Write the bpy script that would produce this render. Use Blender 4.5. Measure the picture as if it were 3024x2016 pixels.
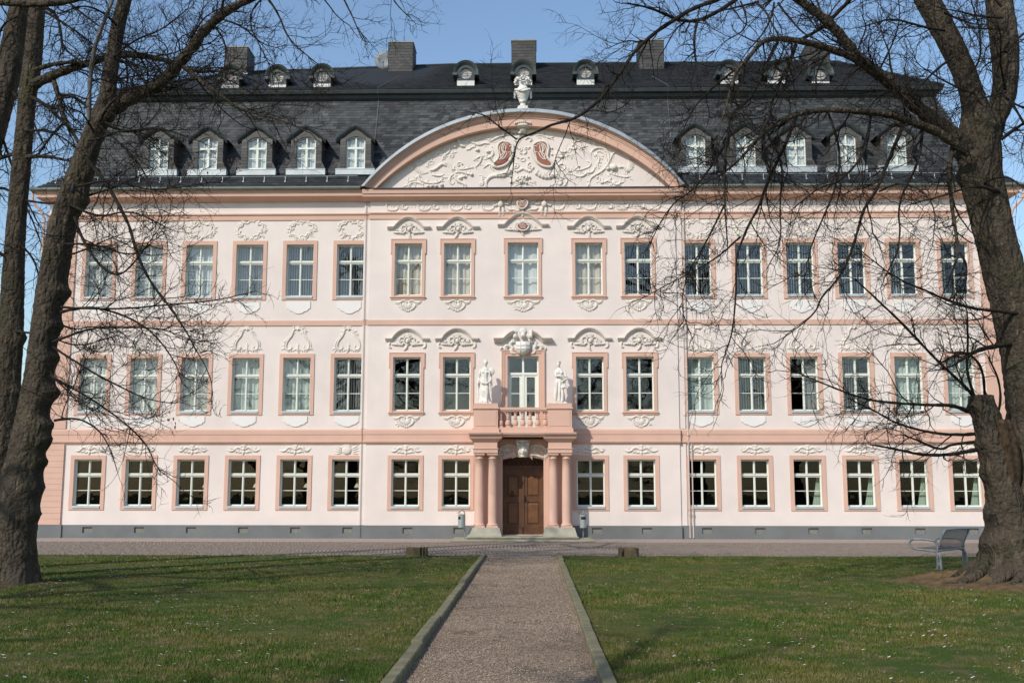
import bpy, bmesh, math, random
import numpy as np
from mathutils import Vector, Matrix
for o in list(bpy.data.objects): bpy.data.objects.remove(o)
scene = bpy.context.scene
COL = scene.collection
R = math.radians
# ------------------------------------------------------------------ camera
CAM = np.array([0.0, -42.0695, 1.63]); FPX = 3220.0
PIT, YAW, ROL = 0.1401, -0.0219, 0.0009
cp, sp, cw, sw = math.cos(PIT), math.sin(PIT), math.cos(YAW), math.sin(YAW)
FW = np.array([sw*cp, cw*cp, sp]); RT = np.array([cw, -sw, 0.0]); UP = np.cross(RT, FW)
RT, UP = math.cos(ROL)*RT + math.sin(ROL)*UP, -math.sin(ROL)*RT + math.cos(ROL)*UP
cd = bpy.data.cameras.new('camera'); cam = bpy.data.objects.new('camera', cd); COL.objects.link(cam)
cd.sensor_width = 36.0; cd.lens = FPX/3024*36.0; cd.clip_start = 0.1; cd.clip_end = 5000
cam.matrix_world = Matrix([[RT[i], UP[i], -FW[i], CAM[i]] for i in range(3)] + [[0, 0, 0, 1]])
scene.camera = cam
# ------------------------------------------------------------------ sky, sun, exposure
AZ, EL = R(35), R(38)                       # sun behind and to the left of the camera
SUN = Vector((-math.sin(AZ)*math.cos(EL), -math.cos(AZ)*math.cos(EL), math.sin(EL)))
w = bpy.data.worlds.new('World'); scene.world = w; w.use_nodes = True
nt = w.node_tree; nt.nodes.clear()
sky = nt.nodes.new('ShaderNodeTexSky'); sky.sky_type = 'NISHITA'; sky.sun_disc = False
sky.sun_elevation = EL; sky.sun_rotation = math.atan2(SUN.x, SUN.y)
sky.altitude = 100; sky.air_density = 1.25; sky.dust_density = 0.7; sky.ozone_density = 3.0
bg = nt.nodes.new('ShaderNodeBackground'); bg.inputs[1].default_value = 0.14
ow = nt.nodes.new('ShaderNodeOutputWorld')
nt.links.new(sky.outputs[0], bg.inputs[0]); nt.links.new(bg.outputs[0], ow.inputs[0])
sd = bpy.data.lights.new('sun', 'SUN'); sd.energy = 3.0; sd.angle = R(0.53); sd.color = (1.0, 0.93, 0.83)
sun = bpy.data.objects.new('sun', sd); COL.objects.link(sun)
sun.rotation_euler = SUN.to_track_quat('Z', 'Y').to_euler(); sun.location = (-30, -60, 60)
scene.view_settings.view_transform = 'Standard'; scene.view_settings.look = 'None'
scene.view_settings.exposure = 0.2; scene.view_settings.gamma = 1.0; scene.view_settings.use_curve_mapping = False
scene.render.engine = 'CYCLES'
scene.cycles.transparent_max_bounces = 16; scene.cycles.max_bounces = 8

def at(px, py, Y):
    """point on the vertical plane y = Y seen at pixel (px, py) of the 2352 px wide picture"""
    d = FW + RT*(px*1.285714-1512)/FPX + UP*(1008-py*1.285714)/FPX
    return CAM + d*((Y-CAM[1])/d[1])

# ------------------------------------------------------------------ materials
MATS = {}
def mat(name, col, rough=0.8, var=0.08, scale=6.0, bump=0.0, bscale=60.0, spec=0.3, col2=None, cscale=None, metal=0.0, stain=0.0):
    """base colour with two scales of noise, fine relief and optional blotchy staining"""
    if name in MATS: return MATS[name]
    m = bpy.data.materials.new(name); m.use_nodes = True; MATS[name] = m
    n = m.node_tree; b = n.nodes['Principled BSDF']
    b.inputs['Roughness'].default_value = rough; b.inputs['Metallic'].default_value = metal
    b.inputs['Specular IOR Level'].default_value = spec
    tc = n.nodes.new('ShaderNodeTexCoord'); geo = n.nodes.new('ShaderNodeNewGeometry')
    def noise(s, det=5.0):
        t = n.nodes.new('ShaderNodeTexNoise'); t.inputs['Scale'].default_value = s; t.inputs['Detail'].default_value = det
        n.links.new(geo.outputs['Position'], t.inputs['Vector']); return t
    t1 = noise(scale); ramp = n.nodes.new('ShaderNodeMapRange')
    ramp.inputs['From Min'].default_value = 0.3; ramp.inputs['From Max'].default_value = 0.7
    n.links.new(t1.outputs['Fac'], ramp.inputs['Value'])
    mix = n.nodes.new('ShaderNodeMix'); mix.data_type = 'RGBA'
    c2 = col2 if col2 else tuple(max(0, c*(1-var*2)) for c in col)
    c1 = col if col2 else tuple(min(1, c*(1+var*.6)) for c in col)
    mix.inputs['A'].default_value = (*c1, 1); mix.inputs['B'].default_value = (*c2, 1)
    n.links.new(ramp.outputs[0], mix.inputs['Factor'])
    out = mix.outputs['Result']
    t2 = noise(scale*9, 3); m2 = n.nodes.new('ShaderNodeMix'); m2.data_type = 'RGBA'; m2.blend_type = 'MULTIPLY'
    m2.inputs['Factor'].default_value = min(1, var*3)
    cr = n.nodes.new('ShaderNodeMapRange'); cr.inputs['To Min'].default_value = 0.65; cr.inputs['To Max'].default_value = 1.15
    n.links.new(t2.outputs['Fac'], cr.inputs['Value'])
    n.links.new(out, m2.inputs['A']); n.links.new(cr.outputs[0], m2.inputs['B']); out = m2.outputs['Result']
    if stain > 0:
        t3 = noise(0.45, 6); r3 = n.nodes.new('ShaderNodeMapRange')
        r3.inputs['From Min'].default_value = 0.42; r3.inputs['From Max'].default_value = 0.72
        r3.inputs['To Min'].default_value = 1.0; r3.inputs['To Max'].default_value = 1-stain
        n.links.new(t3.outputs['Fac'], r3.inputs['Value'])
        m3 = n.nodes.new('ShaderNodeMix'); m3.data_type = 'RGBA'; m3.blend_type = 'MULTIPLY'; m3.inputs['Factor'].default_value = 1
        n.links.new(out, m3.inputs['A']); n.links.new(r3.outputs[0], m3.inputs['B']); out = m3.outputs['Result']
    n.links.new(out, b.inputs['Base Color'])
    if bump > 0:
        t4 = noise(bscale, 6); bp = n.nodes.new('ShaderNodeBump'); bp.inputs['Strength'].default_value = bump
        bp.inputs['Distance'].default_value = 0.02
        n.links.new(t4.outputs['Fac'], bp.inputs['Height']); n.links.new(bp.outputs[0], b.inputs['Normal'])
    return m

def tone_mat(name, ca, cb, rough=0.7, spec=0.3, bump=0.25, bscale=25, stain=0.0):
    """pieces that differ: colour picked by the mesh attribute 'tone' of each piece"""
    m = mat(name, ca, rough, 0.1, 3.0, bump, bscale, spec, stain=stain); n = m.node_tree; b = n.nodes['Principled BSDF']
    a = n.nodes.new('ShaderNodeAttribute'); a.attribute_name = 'tone'
    mx = n.nodes.new('ShaderNodeMix'); mx.data_type = 'RGBA'
    mx.inputs['A'].default_value = (*ca, 1); mx.inputs['B'].default_value = (*cb, 1)
    n.links.new(a.outputs['Fac'], mx.inputs['Factor'])
    mm = [k for k in n.nodes if k.type == 'MIX' and k.blend_type == 'MULTIPLY'][0]
    n.links.new(mx.outputs['Result'], mm.inputs['A'])
    return m

M_WALL = mat('pale_pink_render', (0.785, 0.695, 0.638), 0.9, 0.025, 1.3, 0.12, 90, 0.15, stain=0.08)
M_PINK = mat('salmon_trim', (0.67, 0.438, 0.342), 0.88, 0.03, 1.6, 0.1, 80, 0.15, stain=0.06)
M_STUC = mat('white_stucco', (0.765, 0.705, 0.625), 0.85, 0.06, 4.0, 0.1, 60, 0.2, stain=0.05)
M_STONEW = mat('white_stone', (0.78, 0.745, 0.68), 0.85, 0.08, 5.0, 0.2, 50, 0.2)
M_RED = mat('red_brown_ground', (0.33, 0.125, 0.082), 0.6, 0.1, 9.0, 0.05, 50, 0.3)
M_PLINTH = mat('grey_plinth', (0.185, 0.195, 0.195), 0.9, 0.07, 1.2, 0.3, 40, 0.15, stain=0.12)
M_FRAME = mat('pale_window_paint', (0.76, 0.78, 0.70), 0.45, 0.02, 6, 0, 60, 0.4)
M_ZINC = mat('zinc_sheet', (0.50, 0.54, 0.55), 0.5, 0.07, 2.5, 0.08, 15, 0.5, metal=0.25)
M_ZINCD = mat('dark_metal_sheet', (0.045, 0.055, 0.058), 0.5, 0.12, 2.5, 0.08, 15, 0.4)
M_GUTTER = mat('grey_green_gutter', (0.20, 0.225, 0.19), 0.5, 0.08, 4, 0.05, 30, 0.4)
M_SLATE = tone_mat('slate_mansard', (0.017, 0.021, 0.025), (0.098, 0.104, 0.102), 0.62, 0.35, stain=.4)
M_SLATED = tone_mat('slate_upper', (0.016, 0.018, 0.020), (0.045, 0.047, 0.046), 0.7, 0.25)
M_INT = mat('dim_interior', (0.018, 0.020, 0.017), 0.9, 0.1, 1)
M_CURT = mat('pale_curtain', (0.66, 0.69, 0.68), 0.9, 0.05, 3, 0.1, 30)
M_CURTG = mat('greenish_curtain', (0.47, 0.55, 0.52), 0.9, 0.06, 3, 0.1, 30)
M_CURTB = mat('beige_curtain', (0.62, 0.56, 0.46), 0.9, 0.08, 4, 0.1, 30)
M_BLIND = mat('grey_blind', (0.58, 0.58, 0.55), 0.8, 0.05, 3)
M_WOOD = mat('brown_door_wood', (0.135, 0.060, 0.026), 0.5, 0.2, 3.0, 0.2, 40, 0.4, col2=(0.075, 0.032, 0.015))
M_WOODP = mat('brown_door_panel', (0.185, 0.083, 0.033), 0.45, 0.2, 3.0, 0.2, 40, 0.4, col2=(0.105, 0.046, 0.019))
M_STONE = mat('sandstone_grey', (0.40, 0.375, 0.30), 0.9, 0.1, 2.5, 0.35, 30, 0.2, col2=(0.28, 0.27, 0.215))
M_MOSS = mat('mossy_stone', (0.40, 0.37, 0.30), 0.95, 0.12, 2.5, 0.4, 30, 0.1, col2=(0.27, 0.265, 0.17))
M_STEEL = mat('galvanised_steel', (0.27, 0.285, 0.295), 0.5, 0.1, 12, 0.05, 60, 0.4, metal=0.2)
M_BIN = mat('grey_bin_sheet', (0.33, 0.37, 0.36), 0.45, 0.06, 8, 0.05, 50, 0.5, metal=0.3)
M_BLACK = mat('black_void', (0.012, 0.012, 0.013), 0.6, 0.05, 5)
M_BARK = mat('bark', (0.100, 0.082, 0.061), 0.95, 0.22, 2.2, 1.0, 16, 0.1, col2=(0.050, 0.041, 0.031))
M_TWIG = mat('twig_bark', (0.034, 0.028, 0.023), 0.95, 0.15, 6, 0.0, 60, 0.1)
M_DEAD = mat('barkless_wood', (0.20, 0.185, 0.17), 0.9, 0.15, 4, 0.4, 25, 0.1, col2=(0.10, 0.085, 0.07))
M_ROT = mat('rotten_wood', (0.105, 0.072, 0.045), 0.95, 0.3, 9, 1.0, 12, 0.1, col2=(0.028, 0.02, 0.014))
M_SOIL = mat('soil_with_litter', (0.19, 0.125, 0.07), 0.98, 0.25, 6, 1.0, 30, 0.05, col2=(0.095, 0.068, 0.036))
M_EDGE = mat('weathered_timber', (0.255, 0.225, 0.14), 0.95, 0.15, 5, 0.5, 30, 0.1, col2=(0.15, 0.14, 0.085))
M_LAMP = mat('white_glass_shade', (0.65, 0.64, 0.58), 0.4, 0.02, 5)

def bark_flecks(m):
    n = m.node_tree; b = n.nodes['Principled BSDF']
    src = b.inputs['Base Color'].links[0].from_socket
    geo = n.nodes.new('ShaderNodeNewGeometry'); mp = n.nodes.new('ShaderNodeMapping')
    mp.inputs['Scale'].default_value = (1, 1, 0.38); n.links.new(geo.outputs['Position'], mp.inputs['Vector'])
    t = n.nodes.new('ShaderNodeTexNoise'); t.inputs['Scale'].default_value = 8; t.inputs['Detail'].default_value = 8; t.inputs['Roughness'].default_value = 0.75
    n.links.new(mp.outputs[0], t.inputs['Vector'])
    r = n.nodes.new('ShaderNodeMapRange'); r.inputs['From Min'].default_value = 0.56; r.inputs['From Max'].default_value = 0.70
    n.links.new(t.outputs['Fac'], r.inputs['Value'])
    mx = n.nodes.new('ShaderNodeMix'); mx.data_type = 'RGBA'; n.links.new(r.outputs[0], mx.inputs['Factor'])
    n.links.new(src, mx.inputs['A']); mx.inputs['B'].default_value = (0.20, 0.155, 0.105, 1)
    # moss in broad patches
    t2 = n.nodes.new('ShaderNodeTexNoise'); t2.inputs['Scale'].default_value = 1.1; n.links.new(geo.outputs['Position'], t2.inputs['Vector'])
    r2 = n.nodes.new('ShaderNodeMapRange'); r2.inputs['From Min'].default_value = 0.55; r2.inputs['From Max'].default_value = 0.75; r2.inputs['To Max'].default_value = 0.5
    n.links.new(t2.outputs['Fac'], r2.inputs['Value'])
    m2 = n.nodes.new('ShaderNodeMix'); m2.data_type = 'RGBA'; n.links.new(r2.outputs[0], m2.inputs['Factor'])
    n.links.new(mx.outputs['Result'], m2.inputs['A']); m2.inputs['B'].default_value = (0.055, 0.06, 0.028, 1)
    n.links.new(m2.outputs['Result'], b.inputs['Base Color'])
    bp = [k for k in n.nodes if k.type == 'BUMP'][0]; bp.inputs['Distance'].default_value = 0.075
    v = n.nodes.new('ShaderNodeTexVoronoi'); v.inputs['Scale'].default_value = 9; v.feature = 'DISTANCE_TO_EDGE'
    n.links.new(mp.outputs[0], v.inputs['Vector'])
    ad = n.nodes.new('ShaderNodeMath'); ad.operation = 'MULTIPLY_ADD'; ad.inputs[1].default_value = 1.2
    n.links.new(v.outputs['Distance'], ad.inputs[0]); n.links.new(bp.inputs['Height'].links[0].from_socket, ad.inputs[2])
    n.links.new(ad.outputs[0], bp.inputs['Height'])
bark_flecks(M_BARK)

def glass_mat(name, refl=0.14, tint=(0.82, 0.86, 0.84)):
    m = bpy.data.materials.new(name); m.use_nodes = True; n = m.node_tree; n.nodes.clear()
    o = n.nodes.new('ShaderNodeOutputMaterial'); mx = n.nodes.new('ShaderNodeMixShader')
    g = n.nodes.new('ShaderNodeBsdfGlossy'); g.inputs['Roughness'].default_value = 0.01; t = n.nodes.new('ShaderNodeBsdfTransparent')
    t.inputs['Color'].default_value = (*tint, 1)
    lw = n.nodes.new('ShaderNodeLayerWeight'); fr = n.nodes.new('ShaderNodeMath'); fr.operation = 'POWER'; fr.inputs[1].default_value = 5.0
    n.links.new(lw.outputs['Facing'], fr.inputs[0])
    ma = n.nodes.new('ShaderNodeMath'); ma.operation = 'MULTIPLY_ADD'; ma.inputs[1].default_value = 1-refl; ma.inputs[2].default_value = refl; ma.use_clamp = True
    geo = n.nodes.new('ShaderNodeNewGeometry')
    ns = n.nodes.new('ShaderNodeTexNoise'); ns.inputs['Scale'].default_value = 2.2; ns.inputs['Detail'].default_value = 1
    n.links.new(geo.outputs['Position'], ns.inputs['Vector'])
    bp = n.nodes.new('ShaderNodeBump'); bp.inputs['Strength'].default_value = 0.07; bp.inputs['Distance'].default_value = 0.02
    n.links.new(ns.outputs['Fac'], bp.inputs['Height']); n.links.new(bp.outputs[0], g.inputs['Normal'])
    n.links.new(fr.outputs[0], ma.inputs[0]); n.links.new(ma.outputs[0], mx.inputs[0])
    n.links.new(t.outputs[0], mx.inputs[1]); n.links.new(g.outputs[0], mx.inputs[2]); n.links.new(mx.outputs[0], o.inputs[0])
    return m
M_GLASS = glass_mat('window_glass', 0.065, (.96, .97, .96)); M_GLASSD = glass_mat('ground_floor_glass', 0.02, (0.9, 0.93, 0.88))
M_SLATEF = tone_mat('slate_front', (0.045, 0.045, 0.044), (0.125, 0.12, 0.112), 0.6, 0.3)
M_PANEL = mat('white_panel', (0.80, 0.765, 0.725), 0.9, 0.02, 2.0, 0.1, 80, 0.15)
M_VENT = mat('vent_cover', (0.23, 0.23, 0.21), 0.9, 0.12, 9, 0.2, 40)
M_WIREZ = mat('weathered_wire', (0.20, 0.21, 0.21), 0.6, 0.05, 5)
M_PIPE = mat('painted_pipe', (0.60, 0.50, 0.45), 0.6, 0.05, 5)
M_ZINCP = mat('dull_zinc_edge', (0.40, 0.43, 0.44), 0.55, 0.08, 2.5, 0.08, 15, 0.4, metal=0.2)
M_RELIEF = mat('shadow_toned_relief', (0.66, 0.57, 0.49), 0.9, 0.1, 8.0, 0.2, 50, 0.15)  # beige-pink stucco over the door, its shadow mixed into the colour

# ------------------------------------------------------------------ mesh helpers
class MB:
    def __init__(s): s.v = []; s.f = []; s.t = []
    def add(s, vs, fs, tone=None):
        b = len(s.v); s.v.extend(vs); s.f.extend([tuple(i+b for i in f) for f in fs])
        if tone is not None: s.t.extend([tone]*len(fs))
        return s
    def quad(s, a, b, c, d): return s.add([a, b, c, d], [(0, 1, 2, 3)])
    def box(s, x0, x1, y0, y1, z0, z1):
        return s.add([(x0,y0,z0),(x1,y0,z0),(x1,y1,z0),(x0,y1,z0),(x0,y0,z1),(x1,y0,z1),(x1,y1,z1),(x0,y1,z1)],
                     [(0,3,2,1),(4,5,6,7),(0,1,5,4),(1,2,6,5),(2,3,7,6),(3,0,4,7)])
    def frustum(s, b, t, z0, z1):      # b,t = (x0,x1,y0,y1)
        return s.add([(b[0],b[2],z0),(b[1],b[2],z0),(b[1],b[3],z0),(b[0],b[3],z0),(t[0],t[2],z1),(t[1],t[2],z1),(t[1],t[3],z1),(t[0],t[3],z1)],
                     [(0,3,2,1),(4,5,6,7),(0,1,5,4),(1,2,6,5),(2,3,7,6),(3,0,4,7)])
    def prism(s, poly, y0, y1):        # polygon in (x,z), counter-clockwise seen from -y
        n = len(poly)
        return s.add([(x, y0, z) for x, z in poly]+[(x, y1, z) for x, z in poly],
                     [tuple(range(n)), tuple(range(2*n-1, n-1, -1))]+[((i+1)%n, i, n+i, n+(i+1)%n) for i in range(n)])
    def strip(s, A, B, closed=False):  # quads between two point rows
        n = len(A); k = n if closed else n-1
        return s.add(list(A)+list(B), [(i, (i+1)%n, n+(i+1)%n, n+i) for i in range(k)])
    def loft(s, rings, cap=True):
        n = len(rings[0]); vs = [p for r in rings for p in r]; fs = []
        for j in range(len(rings)-1):
            for i in range(n): fs.append((j*n+i, j*n+(i+1)%n, (j+1)*n+(i+1)%n, (j+1)*n+i))
        if cap: fs.append(tuple(range(n-1, -1, -1))); fs.append(tuple((len(rings)-1)*n+i for i in range(n)))
        return s.add(vs, fs)
    def lathe(s, prof, cx, cy, n=20, z0=0.0):
        return s.loft([[(cx+r*math.cos(2*math.pi*i/n), cy+r*math.sin(2*math.pi*i/n), z0+z) for i in range(n)] for r, z in prof])
    def ell(s, c, r, n=8, m=6):
        return s.loft([[(c[0]+r[0]*math.sin(a)*math.cos(2*math.pi*i/n), c[1]+r[1]*math.sin(a)*math.sin(2*math.pi*i/n), c[2]-r[2]*math.cos(a)) for i in range(n)]
                       for a in [math.pi*(0.04+0.92*j/m) for j in range(m+1)]])
    def tube(s, pts, rad, k=6):
        V, Fc = tube_arrays(np.array(pts, float), np.array(rad, float) if not np.isscalar(rad) else np.full(len(pts), rad), k)
        s.add([tuple(p) for p in V], [tuple(q) for q in Fc])
        n = len(pts); b = len(s.v)-n*k
        s.f.append(tuple(b+i for i in range(k-1, -1, -1))); s.f.append(tuple(b+(n-1)*k+i for i in range(k)))
        return s
    def ridge(s, path, rad, cx=0, y=0, cz=0, h=0.9):
        """half-round stucco ridge along a 2-D path on a wall facing -y"""
        P = np.array(path, float); n = len(P)
        if np.isscalar(rad): rad = [rad]*n
        T = np.gradient(P, axis=0); L = np.hypot(T[:,0], T[:,1])+1e-9; N = np.stack([-T[:,1]/L, T[:,0]/L], 1)
        vs = []
        for i in range(n):
            r = rad[i]
            for a, hh in ((-1, -0.1), (-0.75, 0.68), (0, 1.0), (0.75, 0.68), (1, -0.1)):
                q = P[i]+N[i]*a*r; vs.append((cx+q[0], y-hh*h*r, cz+q[1]))
        fs = [(i*5+j+1, i*5+j, i*5+5+j, i*5+6+j) for i in range(n-1) for j in range(4)]
        fs += [(0, 1, 2, 3, 4), tuple((n-1)*5+j for j in (4, 3, 2, 1, 0))]
        return s.add(vs, fs)
    def boss(s, x, z, rx, rz, y=0, h=0.05, n=12):
        rings = [[(x+rx*c*math.cos(2*math.pi*i/n), y-h*hh, z+rz*c*math.sin(2*math.pi*i/n)) for i in range(n)] for c, hh in ((1, -0.1), (0.92, 0.5), (0.6, 0.9), (0.2, 1.0))]
        return s.loft(rings)
    def build(s, name, m, parent=None, smooth=False, label=None):
        me = bpy.data.meshes.new(name); me.from_pydata(s.v, [], s.f)
        if s.t:
            a = me.attributes.new('tone', 'FLOAT', 'FACE'); a.data.foreach_set('value', s.t)
        if smooth: me.polygons.foreach_set('use_smooth', [True]*len(me.polygons))
        me.materials.append(m); me.update()
        return link(me, name, parent, label)
def link(me, name, parent=None, label=None, loc=None):
    o = bpy.data.objects.new(name, me); COL.objects.link(o)
    if parent is not None: o.parent = parent
    if label: o['label'] = label
    if loc is not None: o.location = loc
    return o
def tag(o, label=None, cat=None, group=None, kind=None):
    if label: o['label'] = label
    if cat: o['category'] = cat
    if group: o['group'] = group
    if kind: o['kind'] = kind
    return o
def empty(name, loc=(0, 0, 0)):
    o = bpy.data.objects.new(name, None); COL.objects.link(o); o.location = loc; return o
def copy_tree(o, parent=None):
    c = o.copy(); COL.objects.link(c); c.parent = parent
    for ch in list(o.children): copy_tree(ch, c)
    return c
def tube_arrays(P, rad, k):
    n = len(P); T = np.gradient(P, axis=0); T /= (np.linalg.norm(T, axis=1)[:, None]+1e-12)
    ref = np.array([0.31, 0.77, 0.2]) if abs(T[0, 2]) > 0.8 else np.array([0.12, 0.05, 1.0])
    A = np.cross(T, ref); A /= (np.linalg.norm(A, axis=1)[:, None]+1e-12); B = np.cross(T, A)
    a = 2*np.pi*np.arange(k)/k
    V = P[:, None, :]+rad[:, None, None]*(np.cos(a)[None, :, None]*A[:, None, :]+np.sin(a)[None, :, None]*B[:, None, :])
    i = np.arange(n-1)[:, None]*k; j = np.arange(k)[None, :]; j2 = (j+1) % k
    F = np.stack([i+j, i+j2, i+k+j2, i+k+j], -1).reshape(-1, 4)
    return V.reshape(-1, 3), F
def mesh_from_arrays(name, V, F, m, smooth=True):
    me = bpy.data.meshes.new(name); me.vertices.add(len(V)); me.vertices.foreach_set('co', np.ascontiguousarray(V, dtype=np.float32).ravel())
    k = F.shape[1]; me.loops.add(F.size); me.loops.foreach_set('vertex_index', F.astype(np.int32).ravel())
    me.polygons.add(len(F)); me.polygons.foreach_set('loop_start', np.arange(0, F.size, k, dtype=np.int32))
    me.polygons.foreach_set('loop_total', np.full(len(F), k, dtype=np.int32))
    if smooth: me.polygons.foreach_set('use_smooth', np.ones(len(F), dtype=bool))
    me.materials.append(m); me.update(calc_edges=True); return me
# ================================================================== PALACE
XL, XR, YB, XC = -19.43, 18.47, 15.0, -0.49
RL, RR, RY = -6.54, 5.50, -0.12
palace = tag(empty('palace', (0, 0, 0)), 'three-storey pale pink baroque palace with slate mansard roof and arched pediment', 'palace')
LEFTC = [-17.31+2*i for i in range(6)]; RIGHTC = [6.356+2*i for i in range(6)]; MIDC = [-5.0, -3.06, XC, 2.09, 4.02]
FL = {'G': (1.21, 3.00), 'F': (4.85, 6.94), 'S': (9.37, 11.455)}
HW = 0.535
def holes_for(cols):
    return [(c-HW, c+HW, *FL[k]) for c in cols for k in 'GFS']
def wall_panel(mb, x0, x1, z0, z1, y, holes, depth):
    xs = sorted(set([x0, x1]+[h[0] for h in holes]+[h[1] for h in holes])); zs = sorted(set([z0, z1]+[h[2] for h in holes]+[h[3] for h in holes]))
    for i in range(len(xs)-1):
        for j in range(len(zs)-1):
            cx, cz = (xs[i]+xs[i+1])/2, (zs[j]+zs[j+1])/2
            if any(h[0] < cx < h[1] and h[2] < cz < h[3] for h in holes): continue
            mb.quad((xs[i], y, zs[j]), (xs[i+1], y, zs[j]), (xs[i+1], y, zs[j+1]), (xs[i], y, zs[j+1]))
    for a, b, c, d in holes:
        e = y+depth
        mb.quad((a, y, c), (a, y, d), (a, e, d), (a, e, c)); mb.quad((b, y, c), (b, e, c), (b, e, d), (b, y, d))
        mb.quad((a, y, d), (b, y, d), (b, e, d), (a, e, d)); mb.quad((a, y, c), (a, e, c), (b, e, c), (b, y, c))
wl = MB(); wall_panel(wl, XL, RL, 0.0, 13.3, 0.0, holes_for(LEFTC), 0.3); wl.build('facade_wall', M_WALL, palace)
wl = MB(); wall_panel(wl, RR, XR, 0.0, 13.3, 0.0, holes_for(RIGHTC), 0.3); wl.build('facade_wall', M_WALL, palace)
mh = [h for h in holes_for([MIDC[0], MIDC[1], MIDC[3], MIDC[4]])]
mh += [(XC-0.60, XC+0.60, 9.37, 11.47), (XC-0.60, XC+0.60, 4.05, 6.97), (XC-0.78, XC+0.78, 0.16, 3.09)]
wl = MB(); wall_panel(wl, RL, RR, 0.0, 13.45, RY, mh, 0.42)
for x in (RL, RR): wl.quad((x, RY, 0), (x, 0.02, 0), (x, 0.02, 13.4), (x, RY, 13.4))
wl.build('facade_wall', M_WALL, palace)
wl = MB(); wl.quad((XL, 0, 0), (XL, YB, 0), (XL, YB, 13.3), (XL, 0, 13.3)); wl.quad((XR, 0, 0), (XR, YB, 0), (XR, YB, 13.3), (XR, 0, 13.3))
wl.quad((XL, YB, 0), (XR, YB, 0), (XR, YB, 13.3), (XL, YB, 13.3)); wl.build('side_wall', M_WALL, palace)
# rooms behind the windows
it = MB()
for z in (0.30, 3.85, 8.35, 12.6): it.box(XL+.3, XR-.3, 0.32, 5.0, z, z+.12)
it.box(XL+.3, XR-.3, 5.0, 5.1, 0.3, 13.2)
for c in [-18.4]+[(LEFTC[i]+LEFTC[i+1])/2 for i in (1, 3)]+[RL+.2, -1.9, 0.95, RR-.2]+[(RIGHTC[i]+RIGHTC[i+1])/2 for i in (1, 3)]: it.box(c-.06, c+.06, 0.32, 5.0, 0.42, 12.6)
it.build('interior_wall', M_INT, palace)

def ring(mb, prof, xl=XL, xr=XR, yf=0.0, yb=YB):
    rows = [[(xl-o, yf-o, z), (xr+o, yf-o, z), (xr+o, yb+o, z), (xl-o, yb+o, z)] for o, z in prof]
    for A, B in zip(rows[:-1], rows[1:]): mb.strip(A, B, True)
    return mb
def front(mb, prof, x0, x1, yf):       # straight moulding with end caps; prof (projection, z)
    A = [(x0, yf-o, z) for o, z in prof]; B = [(x1, yf-o, z) for o, z in prof]
    mb.strip(A, B)
    n = len(prof); mb.add(A, [tuple(range(n))]); mb.add(B, [tuple(range(n-1, -1, -1))]); return mb
# plinth with vent recesses
ventx = LEFTC+[MIDC[0], MIDC[1], MIDC[3]+.1, MIDC[4]+.05]+RIGHTC
pl = MB()
def plinth(x0, x1, y):
    hs = [(c-.19+.12, c+.19+.12, 0.20, 0.42) for c in ventx if x0 < c < x1]
    wall_panel(pl, x0, x1, -0.3, 0.50, y, hs, 0.07)
    for a, b, c, d in hs: MB().quad((a, y+.066, c), (b, y+.066, c), (b, y+.066, d), (a, y+.066, d)).build('vent_cover', M_VENT, palace)
    pl.quad((x0, y, .5), (x1, y, .5), (x1, .01, .5), (x0, .01, .5))
plinth(XL+1.23, RL-.02, -0.07); plinth(RL-.02, XC-1.2, RY-.07); plinth(XC+1.2, RR+.02, RY-.07); plinth(RR+.02, XR-1.23, -0.07)
for x0, x1 in ((XL-.13, XL+1.25), (XR-1.25, XR+.13)): pl.box(x0, x1, -.13, .05, -.3, .505)
pl.box(XL-.07, XL+.02, .05, YB, -.3, .5); pl.box(XR-.02, XR+.07, .05, YB, -.3, .5)
for x in (RL-.02, RR+.02): pl.quad((x, RY-.07, -.3), (x, 0, -.3), (x, 0, .5), (x, RY-.07, .5))
pl.build('plinth', M_PLINTH, palace)
# string courses
G1 = [(0.0, 3.585), (.05, 3.59), (.055, 3.625), (.09, 3.635), (.105, 3.69), (.065, 3.71), (.06, 3.93), (.08, 3.95), (.08, 4.10), (.05, 4.155), (0.0, 4.16)]
G2 = [(0.0, 8.20), (.04, 8.205), (.045, 8.40), (0.0, 8.41)]
G3 = [(0.0, 12.435), (.04, 12.44), (.045, 12.63), (.09, 12.65), (.095, 12.70), (0.0, 12.715)]
for nm, g in (('belt_cornice', G1), ('string_course', G2), ('string_course', G3)):
    b = MB(); ring(b, g); front(b, g, RL-.03, RR+.03, RY); b.build(nm, M_PINK, palace)
# main cornice under the eaves
C1 = [(0.0, 13.17), (.05, 13.175), (.08, 13.20), (.20, 13.24), (.37, 13.31), (.40, 13.325), (.415, 13.48), (.45, 13.50), (.46, 13.55), (.2, 13.58)]
b = MB(); ring(b, C1); b.build('main_cornice', M_PINK, palace)
C2 = [(0.0, 13.15), (.05, 13.155), (.09, 13.18), (.28, 13.26), (.32, 13.28), (.33, 13.37), (.37, 13.39), (.39, 13.56), (.0, 13.565)]
b = MB(); front(b, C2, RL-.28, RR+.28, RY); b.build('main_cornice', M_PINK, palace)
b = MB(); b.box(XC-5.92, XC+5.92, RY-.44, RY-.1, 13.567, 13.60); b.build('ledge_flashing', M_ZINCD, palace)
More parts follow.
